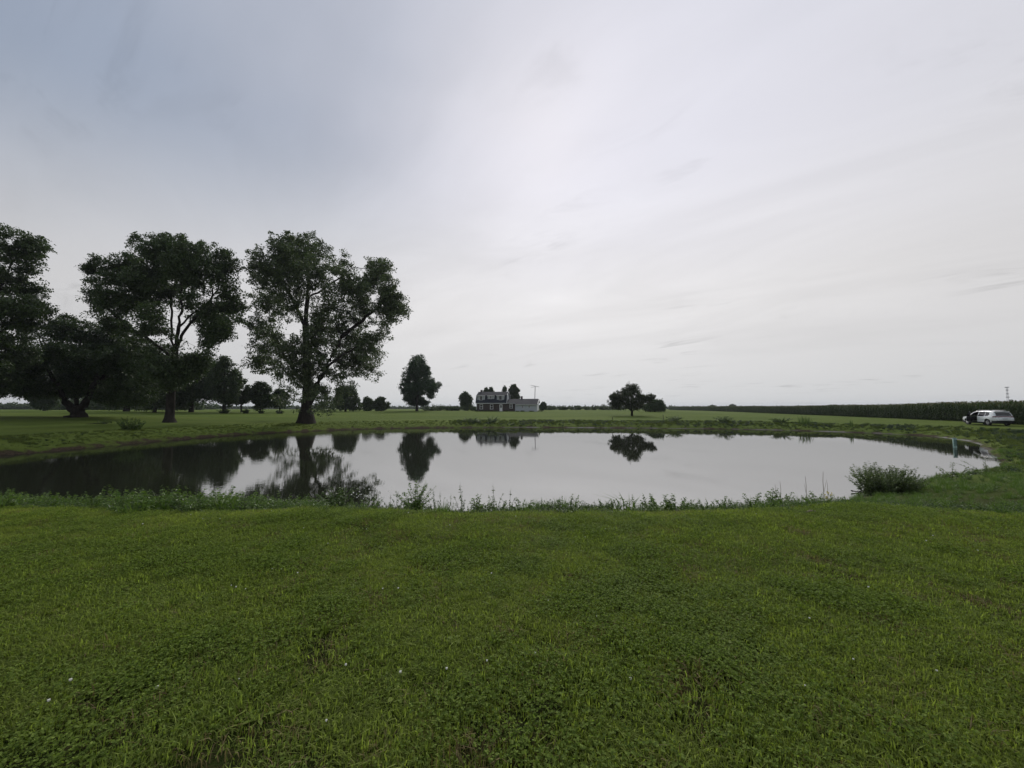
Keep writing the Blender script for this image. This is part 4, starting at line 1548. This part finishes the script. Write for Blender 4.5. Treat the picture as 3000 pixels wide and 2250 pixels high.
def slab(prof, t, x0, x1):
    """roof slab following a (y, z) line, t thick"""
    lo = [(y, z) for y, z in prof]
    hi = []
    for i, (y, z) in enumerate(prof):
        a = prof[max(i - 1, 0)]; b = prof[min(i + 1, len(prof) - 1)]
        dy, dz = b[0] - a[0], b[1] - a[1]
        l = math.hypot(dy, dz)
        hi.append((y - dz / l * t, z + dy / l * t))
    return MB().prism_x(lo + hi[::-1], x0, x1)


slab([(-0.38, 2.62), (0.93, 5.22)], 0.12, -0.28, 10.12).build('mansard_roof', M_SHINGLE_DK, house)
slab([(D - 0.93, 5.22), (D + 0.38, 2.62)], 0.12, -0.28, 10.12).build('mansard_roof', M_SHINGLE_DK, house)
roof = slab([(0.72, 5.17), (D / 2, 6.47), (D - 0.72, 5.17)], 0.13, -0.30, 10.14).build('roof', M_SHINGLE, house)
MB().box(-0.30, 10.14, -0.47, -0.31, 2.50, 2.66).build('gutter', M_TRIM, house)
for x in (10.125, -0.385):
    pr = [(-0.38, 2.60), (0.86, 5.16), (D / 2, 6.58), (D - 0.86, 5.16), (D + 0.38, 2.60)]
    mb = MB()
    for a, b in zip(pr[:-1], pr[1:]):
        mb.prism_x([a, b, (b[0], b[1] + 0.16), (a[0], a[1] + 0.16)] if a[0] < b[0] else [b, a, a, b], x, x + 0.09)
    mb.build('rake_board', M_TRIM, house)
# wing and garage roof: one slope carries on over the garage front
slab([(-0.32, 2.655), (4.1, 4.02), (D + 0.05, 2.655)], 0.12, 10.16, 13.22).build('wing_roof', M_SHINGLE, house)
slab([(-2.0, 2.135), (4.1, 4.024), (D + 0.05, 2.66)], 0.125, 13.22, 20.45).build('garage_roof', M_SHINGLE, house)
MB().box(10.2, 13.2, -0.40, -0.30, 2.53, 2.66).build('gutter', M_TRIM, house)
MB().box(13.2, 20.46, -2.10, -1.98, 2.02, 2.15).build('gutter', M_TRIM, house)
MB().box(13.12, 20.15, -1.62, D - 0.3, -0.5, 2.12).build('garage_wall', M_SIDING, house)
MB().prism_x([(-1.60, 2.12), (D - 0.32, 2.12), (D - 0.32, 2.60), (4.1, 3.98), (-1.60, 2.24)], 13.14, 20.13).build('gable_wall', M_SIDING, house)
mb = MB()
for a, b in (((-2.0, 2.12), (4.1, 4.05)), ((4.1, 4.05), (D + .05, 2.65))):
    mb.prism_x([a, b, (b[0], b[1] + 0.17), (a[0], a[1] + 0.17)], 20.455, 20.53)
mb.build('rake_board', M_TRIM, house)
# garage door on the gable end, four raised panels
gd = MB().box(20.15, 20.20, 0.4, 4.6, -0.05, 2.0).build('garage_door', M_TRIM, house)
for i in range(4):
    MB().box(20.20, 20.225, 0.5, 4.5, 0.03 + i * 0.49, 0.45 + i * 0.49).build('door_panel', M_TRIM, gd)
# dormers
for (x0, x1, z0, wz0, wz1, ww) in ((0.2, 2.7, 3.62, 3.75, 4.95, 0.9), (3.7, 5.9, 4.05, 4.18, 4.98, 0.5), (6.8, 9.25, 3.62, 3.75, 4.98, 0.9)):
    dm = MB().box(x0, x1, 0.06, 1.35, z0, 5.06).build('dormer', M_SIDING, house)
    slab([(-0.22, 5.03), (1.6, 5.48)], 0.09, x0 - 0.16, x1 + 0.16).build('dormer_roof', M_SHINGLE, dm)
    MB().box(x0 - 0.16, x1 + 0.16, -0.29, -0.225, 4.96, 5.12).build('fascia', M_TRIM, dm)
    xc = (x0 + x1) / 2 - (0.0 if ww > 0.6 else 0.05)
    MB().box(xc - ww / 2 - .02, xc + ww / 2 + .02, 0.012, 0.055, wz0, wz1).build('window', M_PANE, dm)
    fr = MB()
    fr.box(xc - ww / 2 - .09, xc + ww / 2 + .09, -0.02, 0.01, wz1, wz1 + .09).box(xc - ww / 2 - .09, xc + ww / 2 + .09, -0.03, 0.01, wz0 - .09, wz0)
    fr.box(xc - ww / 2 - .09, xc - ww / 2, -0.02, 0.01, wz0 + .002, wz1 - .002).box(xc + ww / 2, xc + ww / 2 + .09, -0.02, 0.01, wz0 + .002, wz1 - .002)
    fr.box(xc - ww / 2 + .002, xc + ww / 2 - .002, -0.01, 0.01, (wz0 + wz1) / 2 - .03, (wz0 + wz1) / 2 + .03)
    fr.build('window_frame', M_TRIM, dm)
    for s in (-1, 1):
        sx = xc + s * (ww / 2 + 0.30)
        MB().box(sx - .19, sx + .19, 0.02, 0.056, wz0, wz1).build('shutter', M_SHUTTER, dm)


def house_window(x0, x1, z0, z1, y, parent=house, axis=None, fw=0.12):
    w = empty('window', (0, 0, 0))
    w.parent = parent
    MB().box(x0, x1, y - 0.025, y - 0.004, z0, z1).build('pane', M_PANE, w)
    fr = MB()
    fr.box(x0 - fw, x1 + fw, y - 0.07, y - 0.003, z1, z1 + fw).box(x0 - fw - .04, x1 + fw + .04, y - 0.11, y - 0.003, z0 - fw, z0)
    fr.box(x0 - fw, x0, y - 0.07, y - 0.003, z0 + .002, z1 - .002).box(x1, x1 + fw, y - 0.07, y - 0.003, z0 + .002, z1 - .002)
    fr.box(x0 + .002, x1 - .002, y - 0.06, y - 0.026, (z0 + z1) / 2 - .04, (z0 + z1) / 2 + .04)
    fr.build('window_frame', M_TRIM, w)


house_window(1.17, 2.0, 0.75, 2.2, 0.0)
house_window(4.68, 5.5, 0.75, 2.2, 0.0)
house_window(11.2, 11.98, 1.02, 2.28, 0.02)
house_window(15.4, 15.85, 1.2, 1.82, -1.62, fw=0.07)
house_window(17.45, 17.95, 1.2, 1.82, -1.62, fw=0.07)
door = MB().box(7.85, 8.55, -0.06, -0.004, 0.02, 2.1).build('front_door', M_TRIM, house)
MB().box(7.98, 8.42, -0.075, -0.062, 1.1, 1.98).build('door_glass', M_PANE, door)
MB().tube([(8.46, -0.075, 1.0), (8.46, -0.12, 1.0)], 0.03, 6).build('handle', M_METAL, door)
df = MB().box(7.72, 7.85, -0.09, -0.004, 0.02, 2.25).box(8.55, 8.68, -0.09, -0.004, 0.02, 2.25).box(7.85, 8.55, -0.09, -0.004, 2.1, 2.25)
df.build('door_frame', M_TRIM, house)
MB().box(7.5, 8.9, -1.1, -0.1, -0.4, 0.0).build('doorstep', noise_mat('concrete', (0.26, 0.25, 0.23), (0.36, 0.35, 0.33), 6, 0.9), house)
MB().box(0.35, 0.95, 4.0, 4.9, 5.6, 7.15).box(0.30, 1.0, 3.95, 4.95, 7.15, 7.25).build('chimney', M_BRICK, house)
MB().box(14.2, 14.85, 4.6, 5.2, 3.4, 4.95).box(14.15, 14.9, 4.55, 5.25, 4.95, 5.05).build('chimney', M_BRICK, house)
MB().tube([(-0.10, -0.25, 2.5), (-0.06, -0.06, 2.2), (-0.06, -0.06, 0.1)], 0.05, 6).build('downspout', M_TRIM, house)

hm = Matrix.Translation(Vector(hpos)) @ Matrix.Rotation(HROT, 4, 'Z')
for i, (x, y, w, h, lb) in enumerate([(0.2, -0.9, 1.3, .8, 'dark shrub at the brick corner under the chimney'), (2.3, -0.9, 1.5, .75, 'dark shrub between the two left ground floor windows'),
                                      (4.0, -0.8, 1.2, .6, 'low shrub left of the middle ground floor window'), (6.6, -0.8, 1.3, .45, 'low shrub left of the front door'),
                                      (10.4, -0.9, 1.5, .55, 'low shrub below the wing window'), (13.9, -2.4, 1.1, .35, 'small plant at the brick end of the garage'),
                                      (15.5, -2.4, 1.2, .45, 'small plant under the first garage window'), (18.4, -2.4, 1.3, .35, 'small plant past the second garage window'),
                                      (21.2, -0.6, 1.9, .55, 'sprawling plant at the garage corner')]):
    p = hm @ Vector((x, y, 0))
    plant('foundation_shrub', lb, 'shrub', (p.x, p.y, gz(p.x, p.y)), (M_STEM, M_LEAF_DARK), 'shrubs along the house front', 0, ('stem', 'foliage'), None,
          18, h, w * 0.5, 20, 0.35, 0.22, 200 + i, base_r=w * 0.3, thick=0.02, start=0.05)

# television aerial on a mast behind the garage
ap = hm @ Vector((18.6, 9.4, 0))
ant = empty('television_aerial', (ap.x, ap.y, gz(ap.x, ap.y)), R(-20))
tag(ant, 'tall television aerial mast behind the garage roof', 'aerial')
MB().tube([(0, 0, -0.2), (0.05, 0, 4.5), (0.2, 0, 8.6)], [0.14, 0.13, 0.11], 6).build('mast', M_METAL, ant)
MB().tube([(-1.3, 0.3, 9.0), (1.6, -0.3, 8.35)], 0.07, 5).build('boom', M_METAL, ant)
for i, t in enumerate(np.linspace(0, 1, 8)):
    x, y, z = -1.3 + 2.9 * t, 0.3 - 0.6 * t, 9.0 - 0.65 * t
    l = 0.95 - 0.6 * t
    MB().tube([(x - 0.25 * l, y - l, z), (x + 0.25 * l, y + l, z)], 0.035, 4).build('element', M_METAL, ant)
MB().tube([(-1.2, -0.4, 8.15), (0.2, 0, 8.5)], 0.05, 5).build('lower_boom', M_METAL, ant)

# ------------------------------------------------------------------ mast on the horizon
tp = np.array([(2952 - 1500) / F_PX * 700, 700.0, 0])
tp[2] = gz(tp[0], tp[1])
tw = empty('radio_mast', tp)
tag(tw, 'lattice radio mast rising over the corn on the horizon', 'mast')
lg = MB()
for k in range(3):
    a = k * 2.094
    MB().tube([(1.7 * math.cos(a), 1.7 * math.sin(a), -1), (0.8 * math.cos(a), 0.8 * math.sin(a), 39)], 0.13, 5).build('leg', M_METAL, tw)
for i in range(16):
    z0, z1 = i * 2.4, i * 2.4 + 2.4
    r0, r1 = 1.7 - 0.9 * z0 / 39, 1.7 - 0.9 * z1 / 39
    for k in range(3):
        a, b = k * 2.094, (k + 1) * 2.094
        lg.tube([(r0 * math.cos(a), r0 * math.sin(a), z0), (r1 * math.cos(b), r1 * math.sin(b), z1)], 0.07, 4)
lg.build('lattice', M_METAL, tw)
for z, rr in ((38.5, 2.2), (33.5, 1.2), (27.0, 1.2), (21.0, 1.7)):
    an = MB()
    for k in range(9):
        a = k * 0.698
        an.box(rr * math.cos(a) - .25, rr * math.cos(a) + .25, rr * math.sin(a) - .25, rr * math.sin(a) + .25, z - 0.7, z + 0.7)
    an.tube([(0, 0, z - .15), (0, 0, z + .15)], rr, 10)
    an.build('antenna_ring', M_METAL, tw)

# ------------------------------------------------------------------ the standpipe in the pond
pp = on_plane(2798, 1312, WATER)
pipe = empty('standpipe', (pp[0], pp[1], WATER - 0.6))
tag(pipe, 'teal standpipe standing out of the water near the right bank', 'pipe')
M_TEAL = noise_mat('teal_paint', (0.16, 0.27, 0.23), (0.26, 0.38, 0.33), 9, 0.6)
pb = MB()
pb.tube([(0, 0, 0), (0.0, 0, 1.33)], 0.115, 14)
pb.build('pipe', M_TEAL, pipe, True)
MB().tube([(0, 0, 1.325), (0, 0, 1.37)], [0.135, 0.135], 14).build('cap', M_TEAL, pipe)
sl = MB()
for k in range(5):
    a = -math.pi / 2 + (k - 2) * 0.5
    sl.box(0.118 * math.cos(a) - 0.012, 0.118 * math.cos(a) + 0.012, 0.118 * math.sin(a) - 0.008, 0.118 * math.sin(a) + 0.008, 0.75, 1.24)
sl.build('slot', flat_mat('slot_dark', (0.03, 0.06, 0.05), 0.8), pipe)

# ------------------------------------------------------------------ small things lying and standing about
st = on_plane(2515, 1441, WATER + 0.02)
bs = empty('floating_branch', (st[0], st[1], WATER))
tag(bs, 'dark broken branch lying on the water left of the willow bush', 'branch')
MB().tube([(-.22, 0, .05), (-.05, 0.02, .03), (.25, 0.05, .01)], [.02, .017, .012], 6).build('stick', M_BARK, bs)
MB().tube([(-.22, 0, .05), (-.27, .01, .07)], [.035, .015], 6).build('broken_end', M_BARK, bs)
lp = on_ground(2375, 6.0)
ls = empty('lawn_stick', lp, 0.4)
tag(ls, 'short broken stick lying on the mown lawn', 'stick')
MB().tube([(-.09, 0, .055), (0, .01, .06), (.09, -.02, .05)], [.010, .012, .007], 6).build('stick', M_DRY, ls)
fb = on_ground(292, 48.0)
fbo = empty('fallen_branch', fb, 0.2)
tag(fbo, 'leafy fallen branch on the grass in front of the low dark tree', 'branch')
MB().tube([(-1.4, 0, .06), (-.3, .1, .12), (.8, 0, .10)], [.03, .05, .03], 6).tube([(.2, .05, .1), (.7, -.2, .3), (1.0, -.3, .42)], [.03, .02, .01], 5).build('limb', M_BARK, fbo)
V, Fq = leaves_np(rng.normal(0, 1, (160, 3)) * np.array([.45, .25, .1]) + np.array([.6, -.1, .22]), 0.16, 0.1, rng.normal(0, .6, 160), rng)
obj('foliage', mesh_np('foliage', V, Fq, M_LEAF_DARK), fbo)
for px, d, h, lb in ((1943, 68.5, 0.95, 'dark thin stake on the far bank right of the apple tree'), (1794, 69.0, 0.6, 'short thin stake on the far bank left of the apple tree')):
    q = on_ground(px, d)
    s = empty('stake', q)
    tag(s, lb, 'stake')
    MB().tube([(0, 0, -.1), (0.01, 0, h)], 0.045, 6).build('post', M_BARK, s)
    MB().tube([(0.01, 0, h - 0.002), (0.01, 0, h + .03)], 0.055, 6).build('cap', M_METAL, s)

# ------------------------------------------------------------------ the parked car
M_CAR = flat_mat('car_paint', (0.80, 0.82, 0.84), 0.28, 0.5, 0.0, 0.6)
M_CLAD = flat_mat('car_cladding', (0.022, 0.023, 0.025), 0.65)
M_CGLASS = flat_mat('car_glass', (0.010, 0.011, 0.014), 0.05, 0.6)
M_TYRE = flat_mat('tyre_rubber', (0.018, 0.018, 0.018), 0.85)
M_RIM = flat_mat('alloy_rim', (0.45, 0.45, 0.46), 0.3, 0.5, 0.8)
M_TAIL = flat_mat('tail_lamp', (0.11, 0.012, 0.014), 0.25)
M_INT = flat_mat('car_interior', (0.020, 0.020, 0.022), 0.85)
M_LAMP = flat_mat('head_lamp', (0.45, 0.46, 0.48), 0.15)
M_PLATE = flat_mat('number_plate', (0.55, 0.57, 0.60), 0.5)

cp = on_ground(2893, 49.2)
CANG = math.atan2(0.955, 0.30)                    # heads along the corn
car = empty('parked_car', cp, CANG)
tag(car, 'white sport utility car parked by the corn with its driver door open', 'car')

prof = np.array([(-2.50, 0.42), (-2.56, 0.58), (-2.56, 0.78), (-2.50, 0.98), (-2.43, 1.08), (-2.28, 1.42), (-2.14, 1.66), (-2.0, 1.73), (-1.2, 1.79), (-0.3, 1.80),
                 (0.35, 1.76), (0.75, 1.64), (1.05, 1.43), (1.42, 1.15), (1.55, 1.10), (2.10, 1.03), (2.38, 0.95), (2.50, 0.80), (2.54, 0.60), (2.50, 0.40)])
al = np.concatenate([[0], np.cumsum(np.linalg.norm(np.diff(prof, axis=0), axis=1))])
NS, NSIDE, NTOP = 190, 34, 8
ss = np.linspace(0, al[-1], NS)
PX, PZ = np.interp(ss, al, prof[:, 0]), np.interp(ss, al, prof[:, 1])
kern = np.ones(5) / 5
PX = np.convolve(np.pad(PX, 2, 'edge'), kern, 'valid'); PZ = np.convolve(np.pad(PZ, 2, 'edge'), kern, 'valid')


def half_w(x, z):
    w = 0.985 - 0.03 * np.abs(z - 0.75) - np.where(z > 1.02, (z - 1.02) * 0.33, 0)
    e = np.clip((np.abs(x) - 1.75) / 0.82, 0, 1)
    w = w - 0.20 * e ** 2.4
    w = w + 0.02 * np.exp(-((x - 1.55) / 0.5) ** 2 - ((z - .75) / .2) ** 2) + 0.02 * np.exp(-((x + 1.5) / 0.5) ** 2 - ((z - .8) / .2) ** 2)
    return w - 0.018 * np.exp(-((z - 0.58) / 0.08) ** 2)


rows, meta = [], []
for s in range(NS):
    xt, zt = PX[s], PZ[s]
    xs = np.interp(s / (NS - 1), [0, 1], [-2.44, 2.44])
    ring = []
    for j in range(NSIDE + 1):
        t = j / NSIDE
        z = 0.30 + (zt - 0.05 - 0.30) * t
        x = xs + (xt - xs) * t ** 1.3
        ring.append((x, float(half_w(x, z)), z))
    yb = ring[-1][1]
    for j in range(1, NTOP + 1):
        t = j / NTOP
        y = yb * (1 - t)
        rise = 0.05 * (1 - (1 - t) ** 4) + 0.015 * math.sin(t * math.pi / 2)
        bow = 0.10 * (1 - (y / yb) ** 2) * (1 if xt > 0 else -1) * (0.5 if abs(xt) > 1.0 else 0.0) * (1 - abs(np.clip((zt - 0.3) / 1.5, 0, 1) - 0.4))
        ring.append((xt + bow * 0.5, y, zt - 0.05 + rise))
    rows.append(ring)
Rr = np.array(rows)
nring = Rr.shape[1]


def in_poly(x, z, P):
    P = np.array(P)
    c = np.zeros(x.shape, bool)
    j = len(P) - 1
    for i in range(len(P)):
        xi, zi = P[i]; xj, zj = P[j]
        c ^= ((zi > z) != (zj > z)) & (x < (xj - xi) * (z - zi) / (zj - zi + 1e-12) + xi)
        j = i
    return c


fi = np.arange(NS * nring).reshape(NS, nring)
Q = np.stack([fi[:-1, :-1], fi[1:, :-1], fi[1:, 1:], fi[:-1, 1:]], -1)
cen_ = (Rr[:-1, :-1] + Rr[1:, :-1] + Rr[1:, 1:] + Rr[:-1, 1:]) / 4
X_, Y_, Z_ = cen_[..., 0], cen_[..., 1], cen_[..., 2]
side = np.zeros(X_.shape, bool); side[:, :NSIDE - 1] = True
arch = side & ((np.hypot(X_ - 1.55, Z_ - 0.37) < 0.40) | (np.hypot(X_ + 1.50, Z_ - 0.37) < 0.41))
clad = side & ~arch & ((np.hypot(X_ - 1.55, Z_ - 0.37) < 0.46) | (np.hypot(X_ + 1.50, Z_ - 0.37) < 0.47) | (Z_ < 0.42))
win_side = side & in_poly(X_, Z_, [(-1.55, 1.16), (-1.72, 1.28), (-1.62, 1.56), (-1.2, 1.64), (0.2, 1.65), (0.62, 1.56), (1.12, 1.16), (0.9, 1.10), (-0.6, 1.10)])
pillar = side & ((np.abs(X_ + 0.10) < 0.035) | (np.abs(X_ + 1.10) < 0.03))
dooro = side & in_poly(X_, Z_, [(-0.06, 0.37), (-0.06, 1.66), (0.3, 1.66), (0.66, 1.55), (1.02, 1.24), (1.06, 0.6), (1.02, 0.37)])
tops = np.zeros(X_.shape, bool); tops[:, NSIDE - 1:] = True
yy = np.abs(Y_)
wsc = tops & (X_ > 0.72) & (X_ < 1.36) & (yy < 0.72)
rwin = tops & (X_ < -2.10) & (Z_ > 1.16) & (Z_ < 1.60) & (yy < 0.70)
tail = (X_ < -2.18) & (Z_ > 1.00) & (Z_ < 1.13) & ~rwin
lowrear = (X_ < -2.2) & (Z_ < 0.62) & tops
lowrear |= (np.abs(X_) > 2.05) & (Z_ < 0.60) & side & ~arch
grille = tops & (X_ > 2.3) & (Z_ < 0.86) & (Z_ > 0.5) & (yy < 0.62)
headl = (X_ > 2.22) & (Z_ > 0.80) & (Z_ < 0.93) & (yy > 0.55)


def car_part(name, mask_l, mask_r, mat, parent=car, smooth=True, off=0.0):
    V = Rr.reshape(-1, 3)
    parts_v, parts_f = [], []
    o = 0
    for sgn, mk in ((1, mask_l), (-1, mask_r)):
        if mk is None or not mk.any():
            continue
        q = Q[mk]
        u, inv = np.unique(q.ravel(), return_inverse=True)
        v = V[u].copy()
        v[:, 1] *= sgn
        if sgn > 0:
            f = inv.reshape(-1, 4)[:, ::-1]
        else:
            f = inv.reshape(-1, 4)
        parts_v.append(v); parts_f.append(f + o); o += len(v)
    me = mesh_np(name, np.concatenate(parts_v), np.concatenate(parts_f), mat, smooth)
    bm = bmesh.new(); bm.from_mesh(me)
    bmesh.ops.remove_doubles(bm, verts=bm.verts, dist=0.0008)
    bmesh.ops.recalc_face_normals(bm, faces=bm.faces)
    bm.to_mesh(me); bm.free()
    return obj(name, me, parent)


gl_side = win_side & ~pillar
special = arch | clad | gl_side | wsc | rwin | tail | lowrear | grille | headl
body_r = ~special
body_l = body_r & ~dooro
car_part('body', body_l, body_r, M_CAR)
car_part('cladding', (clad | lowrear) & ~dooro, clad | lowrear, M_CLAD)
for lo_, hi_ in ((-1.07, -0.135), (-3, -1.13)):
    car_part('side_window', gl_side & ~dooro & (X_ > lo_ - .04) & (X_ < hi_ + .04), None, M_CGLASS)
for lo_, hi_ in ((-0.06, 3), (-1.07, -0.135), (-3, -1.13)):
    car_part('side_window', None, gl_side & (X_ > lo_ - .04) & (X_ < hi_ + .04), M_CGLASS)
car_part('windscreen', wsc, wsc, M_CGLASS)
car_part('rear_window', rwin, rwin, M_CGLASS)
car_part('tail_lamp', tail, None, M_TAIL)
car_part('tail_lamp', None, tail, M_TAIL)
car_part('grille', grille, grille, M_CLAD)
car_part('headlight', headl, None, M_LAMP)
car_part('headlight', None, headl, M_LAMP)
# underside and dark interior
ib = MB().box(-2.35, 2.35, -0.80, 0.80, 0.24, 0.44)
ib.build('chassis', M_CLAD, car)
it = MB().box(-0.35, 0.10, 0.16, 0.66, 0.45, 0.80).box(-0.52, -0.34, 0.18, 0.64, 0.62, 1.28).box(-0.50, -0.38, 0.30, 0.52, 1.28, 1.46)
it.build('seat', M_INT, car, bevel=0.03)
MB().box(-0.35, 0.10, -0.66, -0.16, 0.45, 0.80).box(-0.52, -0.34, -0.64, -0.18, 0.62, 1.28).build('seat', M_INT, car, bevel=0.03)
MB().box(0.78, 1.25, -0.78, 0.78, 0.55, 1.02).build('dashboard', M_INT, car, bevel=0.04)
MB().box(-1.6, -1.45, -0.75, 0.75, 0.45, 1.3).build('rear_seat', M_INT, car, bevel=0.03)


def wheel(x, y):
    s = 1 if y > 0 else -1
    w = empty('wheel', (x, y, 0.37))
    w.parent = car
    ty = MB()
    n = 28
    for (ra, rb, ya, yb) in ((0.37, 0.37, -.11, .11),):
        pr = [(0.25, -.115), (0.345, -.12), (0.37, -.09), (0.37, .09), (0.345, .12), (0.25, .115)]
        vs, fs = [], []
        for k in range(n):
            a = 2 * math.pi * k / n
            for (rr, yy2) in pr:
                vs.append((rr * math.cos(a), yy2, rr * math.sin(a)))
        m = len(pr)
        for k in range(n):
            for j in range(m):
                fs.append((k * m + j, ((k + 1) % n) * m + j, ((k + 1) % n) * m + (j + 1) % m, k * m + (j + 1) % m))
        ty.add(vs, fs)
    ty.build('tyre', M_TYRE, w, True)
    rm = MB()
    for k in range(6):
        a = k * math.pi / 3 + 0.3
        c, q = math.cos(a), math.sin(a)
        for e in (-0.16, 0.16):
            c2, q2 = math.cos(a + e), math.sin(a + e)
            rm.tube([(0.03 * c, s * 0.09, 0.03 * q), (0.25 * c2, s * 0.095, 0.25 * q2)], [0.03, 0.022], 5)
    rm.tube([(0, s * .06, 0), (0, s * .105, 0)], 0.06, 10)
    vs, fs = [], []
    for k in range(n):
        a = 2 * math.pi * k / n
        for (rr, yy2) in ((0.256, s * .112), (0.225, s * .10), (0.222, s * -.05), (0.25, s * -.05)):
            vs.append((rr * math.cos(a), yy2, rr * math.sin(a)))
    for k in range(n):
        for j in range(4):
            fs.append((k * 4 + j, ((k + 1) % n) * 4 + j, ((k + 1) % n) * 4 + (j + 1) % 4, k * 4 + (j + 1) % 4))
    rm.add(vs, fs)
    rm.build('rim', M_RIM, w, True)


for x in (1.55, -1.50):
    for y in (0.84, -0.84):
        wheel(x, y)
# open driver door: the missing panel swung out on its front edge
hx, hy = 1.04, 0.965
dv = []
dmat = Matrix.Translation((hx, hy, 0)) @ Matrix.Rotation(R(-48), 4, 'Z') @ Matrix.Translation((-hx, -hy, 0))
drroot = empty('door', (0, 0, 0)); drroot.parent = car; drroot.matrix_local = dmat
car_part('door_skin', dooro & ~gl_side & ~clad, None, M_CAR, drroot)
car_part('door_sill', dooro & clad, None, M_CLAD, drroot)
car_part('door_window', dooro & gl_side, None, M_CGLASS, drroot)
dl = MB().add([(-.04, .90, .46), (.98, .90, .46), (1.0, .90, 1.08), (-.04, .90, 1.08), (-.04, .955, .46), (.98, .955, .46), (1.0, .955, 1.08), (-.04, .955, 1.08)],
              [(0, 3, 2, 1), (4, 5, 6, 7), (0, 1, 5, 4), (1, 2, 6, 5), (2, 3, 7, 6), (3, 0, 4, 7)])
dl.build('door_lining', M_INT, drroot)
MB().box(0.80, 0.96, 0.99, 1.17, 1.08, 1.24).build('wing_mirror', M_CAR, drroot, bevel=0.03)
MB().box(0.80, 0.96, -1.17, -0.95, 1.08, 1.24).build('wing_mirror', M_CAR, car, bevel=0.03)
for s in (-1, 1):
    MB().tube([(-1.75, s * .66, 1.77), (-1.6, s * .66, 1.84), (0.15, s * .66, 1.85), (0.35, s * .66, 1.78)], 0.02, 6).build('roof_rail', M_METAL, car)
    MB().box(-0.42, -0.28, s * 0.985 - .012, s * 0.985 + .012, 0.985, 1.01).build('door_handle', M_CAR, car)
MB().box(-2.24, -1.98, -0.66, 0.66, 1.70, 1.735).build('spoiler', M_CAR, car, bevel=0.01)
MB().box(-2.585, -2.57, -0.26, 0.26, 0.76, 0.90).build('number_plate', M_PLATE, car)

# ------------------------------------------------------------------ summer haze
hz = MB().box(-5800, 5800, -700, 7600, -4.2, 46).build('haze', None)
hm_ = bpy.data.materials.new('haze')
hm_.use_nodes = True
for nd in list(hm_.node_tree.nodes):
    if nd.type != 'OUTPUT_MATERIAL':
        hm_.node_tree.nodes.remove(nd)
pv = hm_.node_tree.nodes.new('ShaderNodeVolumePrincipled')
pv.inputs['Color'].default_value = (0.86, 0.91, 1.0, 1)
pv.inputs['Density'].default_value = 0.00016
pv.inputs['Anisotropy'].default_value = 0.3
hm_.node_tree.links.new(pv.outputs[0], hm_.node_tree.nodes['Material Output'].inputs['Volume'])
hz.data.materials.append(hm_)
tag(hz, 'thin summer haze over the whole place', 'haze', kind='stuff')
